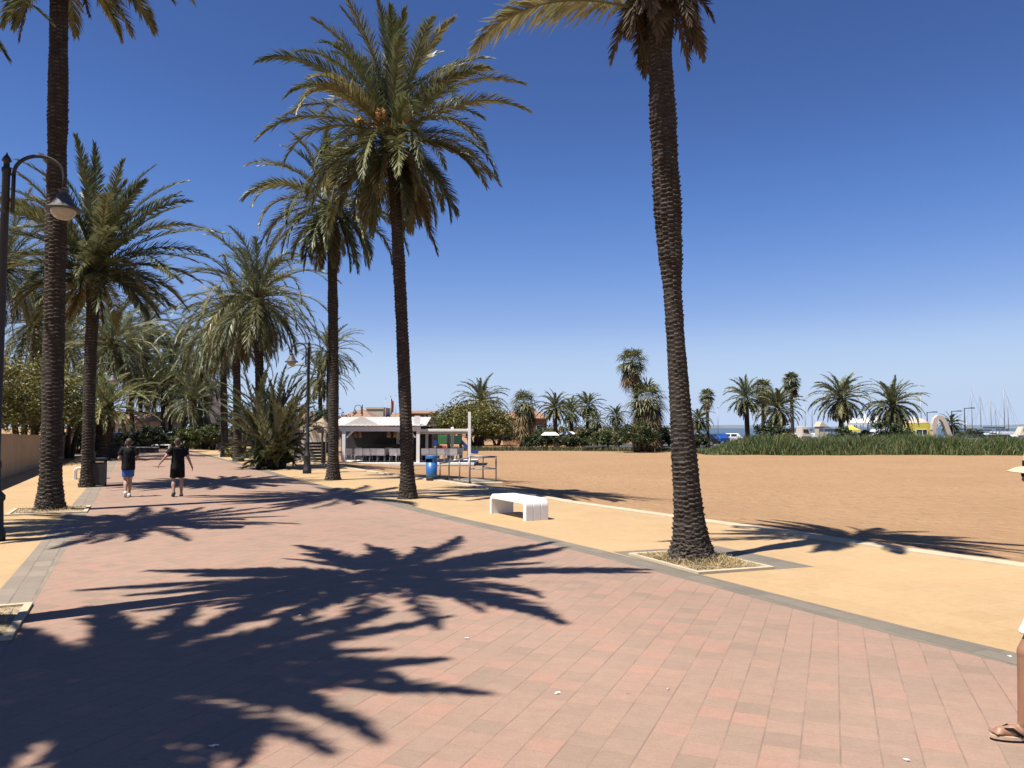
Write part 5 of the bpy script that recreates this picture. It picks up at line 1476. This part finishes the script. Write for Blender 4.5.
        h_.add(vs, [(j * n + i, j * n + (i + 1) % n, ((j + 1) % 6) * n + (i + 1) % n, ((j + 1) % 6) * n + i) for j in range(6) for i in range(n)]); h_.build('hat_brim', M['straw'], root, True)
        h_ = MB(); h_.lathe([(.1045, .012), (.107, .016), (.1065, .042), (.103, .046)], c_, 26); h_.build('hat_band', M['black_cloth'], root, True)
        if hat == 'dark glasses':
            g_ = MB()
            for q in (-1, 1): g_.ball(hd + np.array([q * .034, .090, .006]), (.027, .008, .020), 12, 8); g_.tube([hd + np.array([q * .06, .085, .01]), hd + np.array([q * .082, .0, .012])], .004, 6)
            g_.tube([hd + np.array([-.012, .098, .01]), hd + np.array([.012, .098, .01])], .004, 6); g_.build('sunglasses', M['black_cloth'], root, True)
    return root
JA = dict(pelvis=(0, 0, .83), chest=(0, .0, 1.13), neck=(0, 0, 1.30), head=(0, .02, 1.43), shL=(-.155, 0, 1.235), shR=(.155, 0, 1.235), elL=(-.225, -.03, 1.02), elR=(.225, -.03, 1.02), wrL=(-.15, .19, 1.00), wrR=(.17, .18, 1.03),
          hipL=(-.068, 0, .80), hipR=(.068, 0, .80), knL=(-.055, .02, .44), knR=(.05, .10, .45), anL=(-.05, -.15, .12), anR=(.035, .13, .085), heL=(-.05, -.20, .085), heR=(.035, .09, .0), toL=(-.055, -.06, .0), toR=(.04, .26, .01))
wdir = math.atan2(-(LI[2] - LI[0]).x, (LI[2] - LI[0]).y)
p = G(127.5, 497, 0)
person('person in a black shirt and blue shorts walking away, seen from behind', p, wdir, JA, 'skin', ('black_cloth', 'blue_cloth', .74), shoe='offwhite', sc=.99, group=None)
JB = dict(JA); JB.update(head=(-.012, .02, 1.43), elL=(-.30, -.03, 1.05), wrL=(-.43, .02, .88), elR=(.26, .02, 1.00), wrR=(.36, .10, .78), hipL=(-.08, 0, .80), hipR=(.08, 0, .80), knL=(-.095, .07, .44), knR=(.10, .03, .44), anL=(-.09, -.06, .11), anR=(.11, .06, .085),
          heL=(-.09, -.12, .06), heR=(.11, .02, .0), toL=(-.10, .03, .0), toR=(.12, .19, .008))
p = G(177, 496.6, 0)
person('person all in black with bare calves walking away, arms swinging out', p, wdir + R(4), JB, 'skin', ('black_cloth', 'black_cloth', .84), sc=1.0, group=None)
JC = dict(pelvis=(0, 0, .90), chest=(0, .0, 1.20), neck=(0, .0, 1.385), head=(0, .085, 1.515), shL=(-.17, 0, 1.32), shR=(.17, 0, 1.32), elL=(-.22, -.12, 1.07), elR=(.22, -.12, 1.07), wrL=(-.21, -.06, .85), wrR=(.21, -.06, .85),
          hipL=(-.085, .03, .87), hipR=(.085, 0, .87), knL=(-.09, .255, .50), knR=(.09, -.03, .48), anL=(-.09, .285, .10), anR=(.09, -.30, .13), heL=(-.09, .235, .027), heR=(.09, -.37, .10), toL=(-.085, .415, .027), toR=(.095, -.22, .03))
p = G(1068, 737, 0)
person('person in straw sun hat and flip flops at the right edge', p, R(84), JC, 'skin_tan', ('white_cloth', 'white_cloth', .80), hair='hair', sc=1.0, hat='dark glasses', sandal=True)

# ------------------------------------------------------------------ light
SUN_AZ = math.atan2(-.82, -.57)      # direction towards the sun, from +Y clockwise
EL = R(63)
w = bpy.data.worlds.new('World'); SC.world = w; w.use_nodes = True
nt = w.node_tree; bg = nt.nodes['Background']
sky = nt.nodes.new('ShaderNodeTexSky'); sky.sky_type = 'NISHITA'; sky.sun_disc = False
sky.sun_elevation = EL; sky.sun_rotation = SUN_AZ % (2 * PI)
sky.altitude = 0; sky.air_density = .7; sky.dust_density = 0; sky.ozone_density = 3.0
sc1 = nt.nodes.new('ShaderNodeVectorMath'); sc1.operation = 'SCALE'; sc1.inputs['Scale'].default_value = .1
cv = nt.nodes.new('ShaderNodeRGBCurve')                       # the camera's response to the sky: deeper blue above, paler towards the horizon
for ch, pts in enumerate(([(.078, .056), (.132, .122), (.216, .267), (.364, .485), (.65, .533), (1, .54)], [(.14, .125), (.229, .254), (.358, .429), (.551, .64), (.798, .658), (1, .66)],
                          [(.279, .362), (.42, .617), (.587, .80), (.745, .885), (.80, .87), (1, .87)])):
    c_ = cv.mapping.curves[ch]
    for x, y in pts[:-1]: c_.points.new(x, y)
    c_.points[len(c_.points) - 1].location = pts[-1]
cv.mapping.update()
sc2 = nt.nodes.new('ShaderNodeVectorMath'); sc2.operation = 'SCALE'; sc2.inputs['Scale'].default_value = 5.18
nt.links.new(sky.outputs[0], sc1.inputs[0]); nt.links.new(sc1.outputs[0], cv.inputs['Color']); nt.links.new(cv.outputs[0], sc2.inputs[0])
nt.links.new(sc2.outputs[0], bg.inputs[0]); bg.inputs[1].default_value = .10
sd = bpy.data.lights.new('sun', 'SUN'); sd.energy = 5.0; sd.angle = R(.53); sd.color = (1, .955, .88)
so = bpy.data.objects.new('sun', sd); COL.objects.link(so)
tosun = Vector((math.sin(SUN_AZ) * math.cos(EL), math.cos(SUN_AZ) * math.cos(EL), math.sin(EL)))
so.rotation_euler = tosun.to_track_quat('Z', 'Y').to_euler()
SC.view_settings.view_transform = 'Standard'
SC.view_settings.look = 'None'
SC.view_settings.exposure = .95
SC.view_settings.gamma = 1
SC.cycles.max_bounces = 6
SC.cycles.transparent_max_bounces = 4
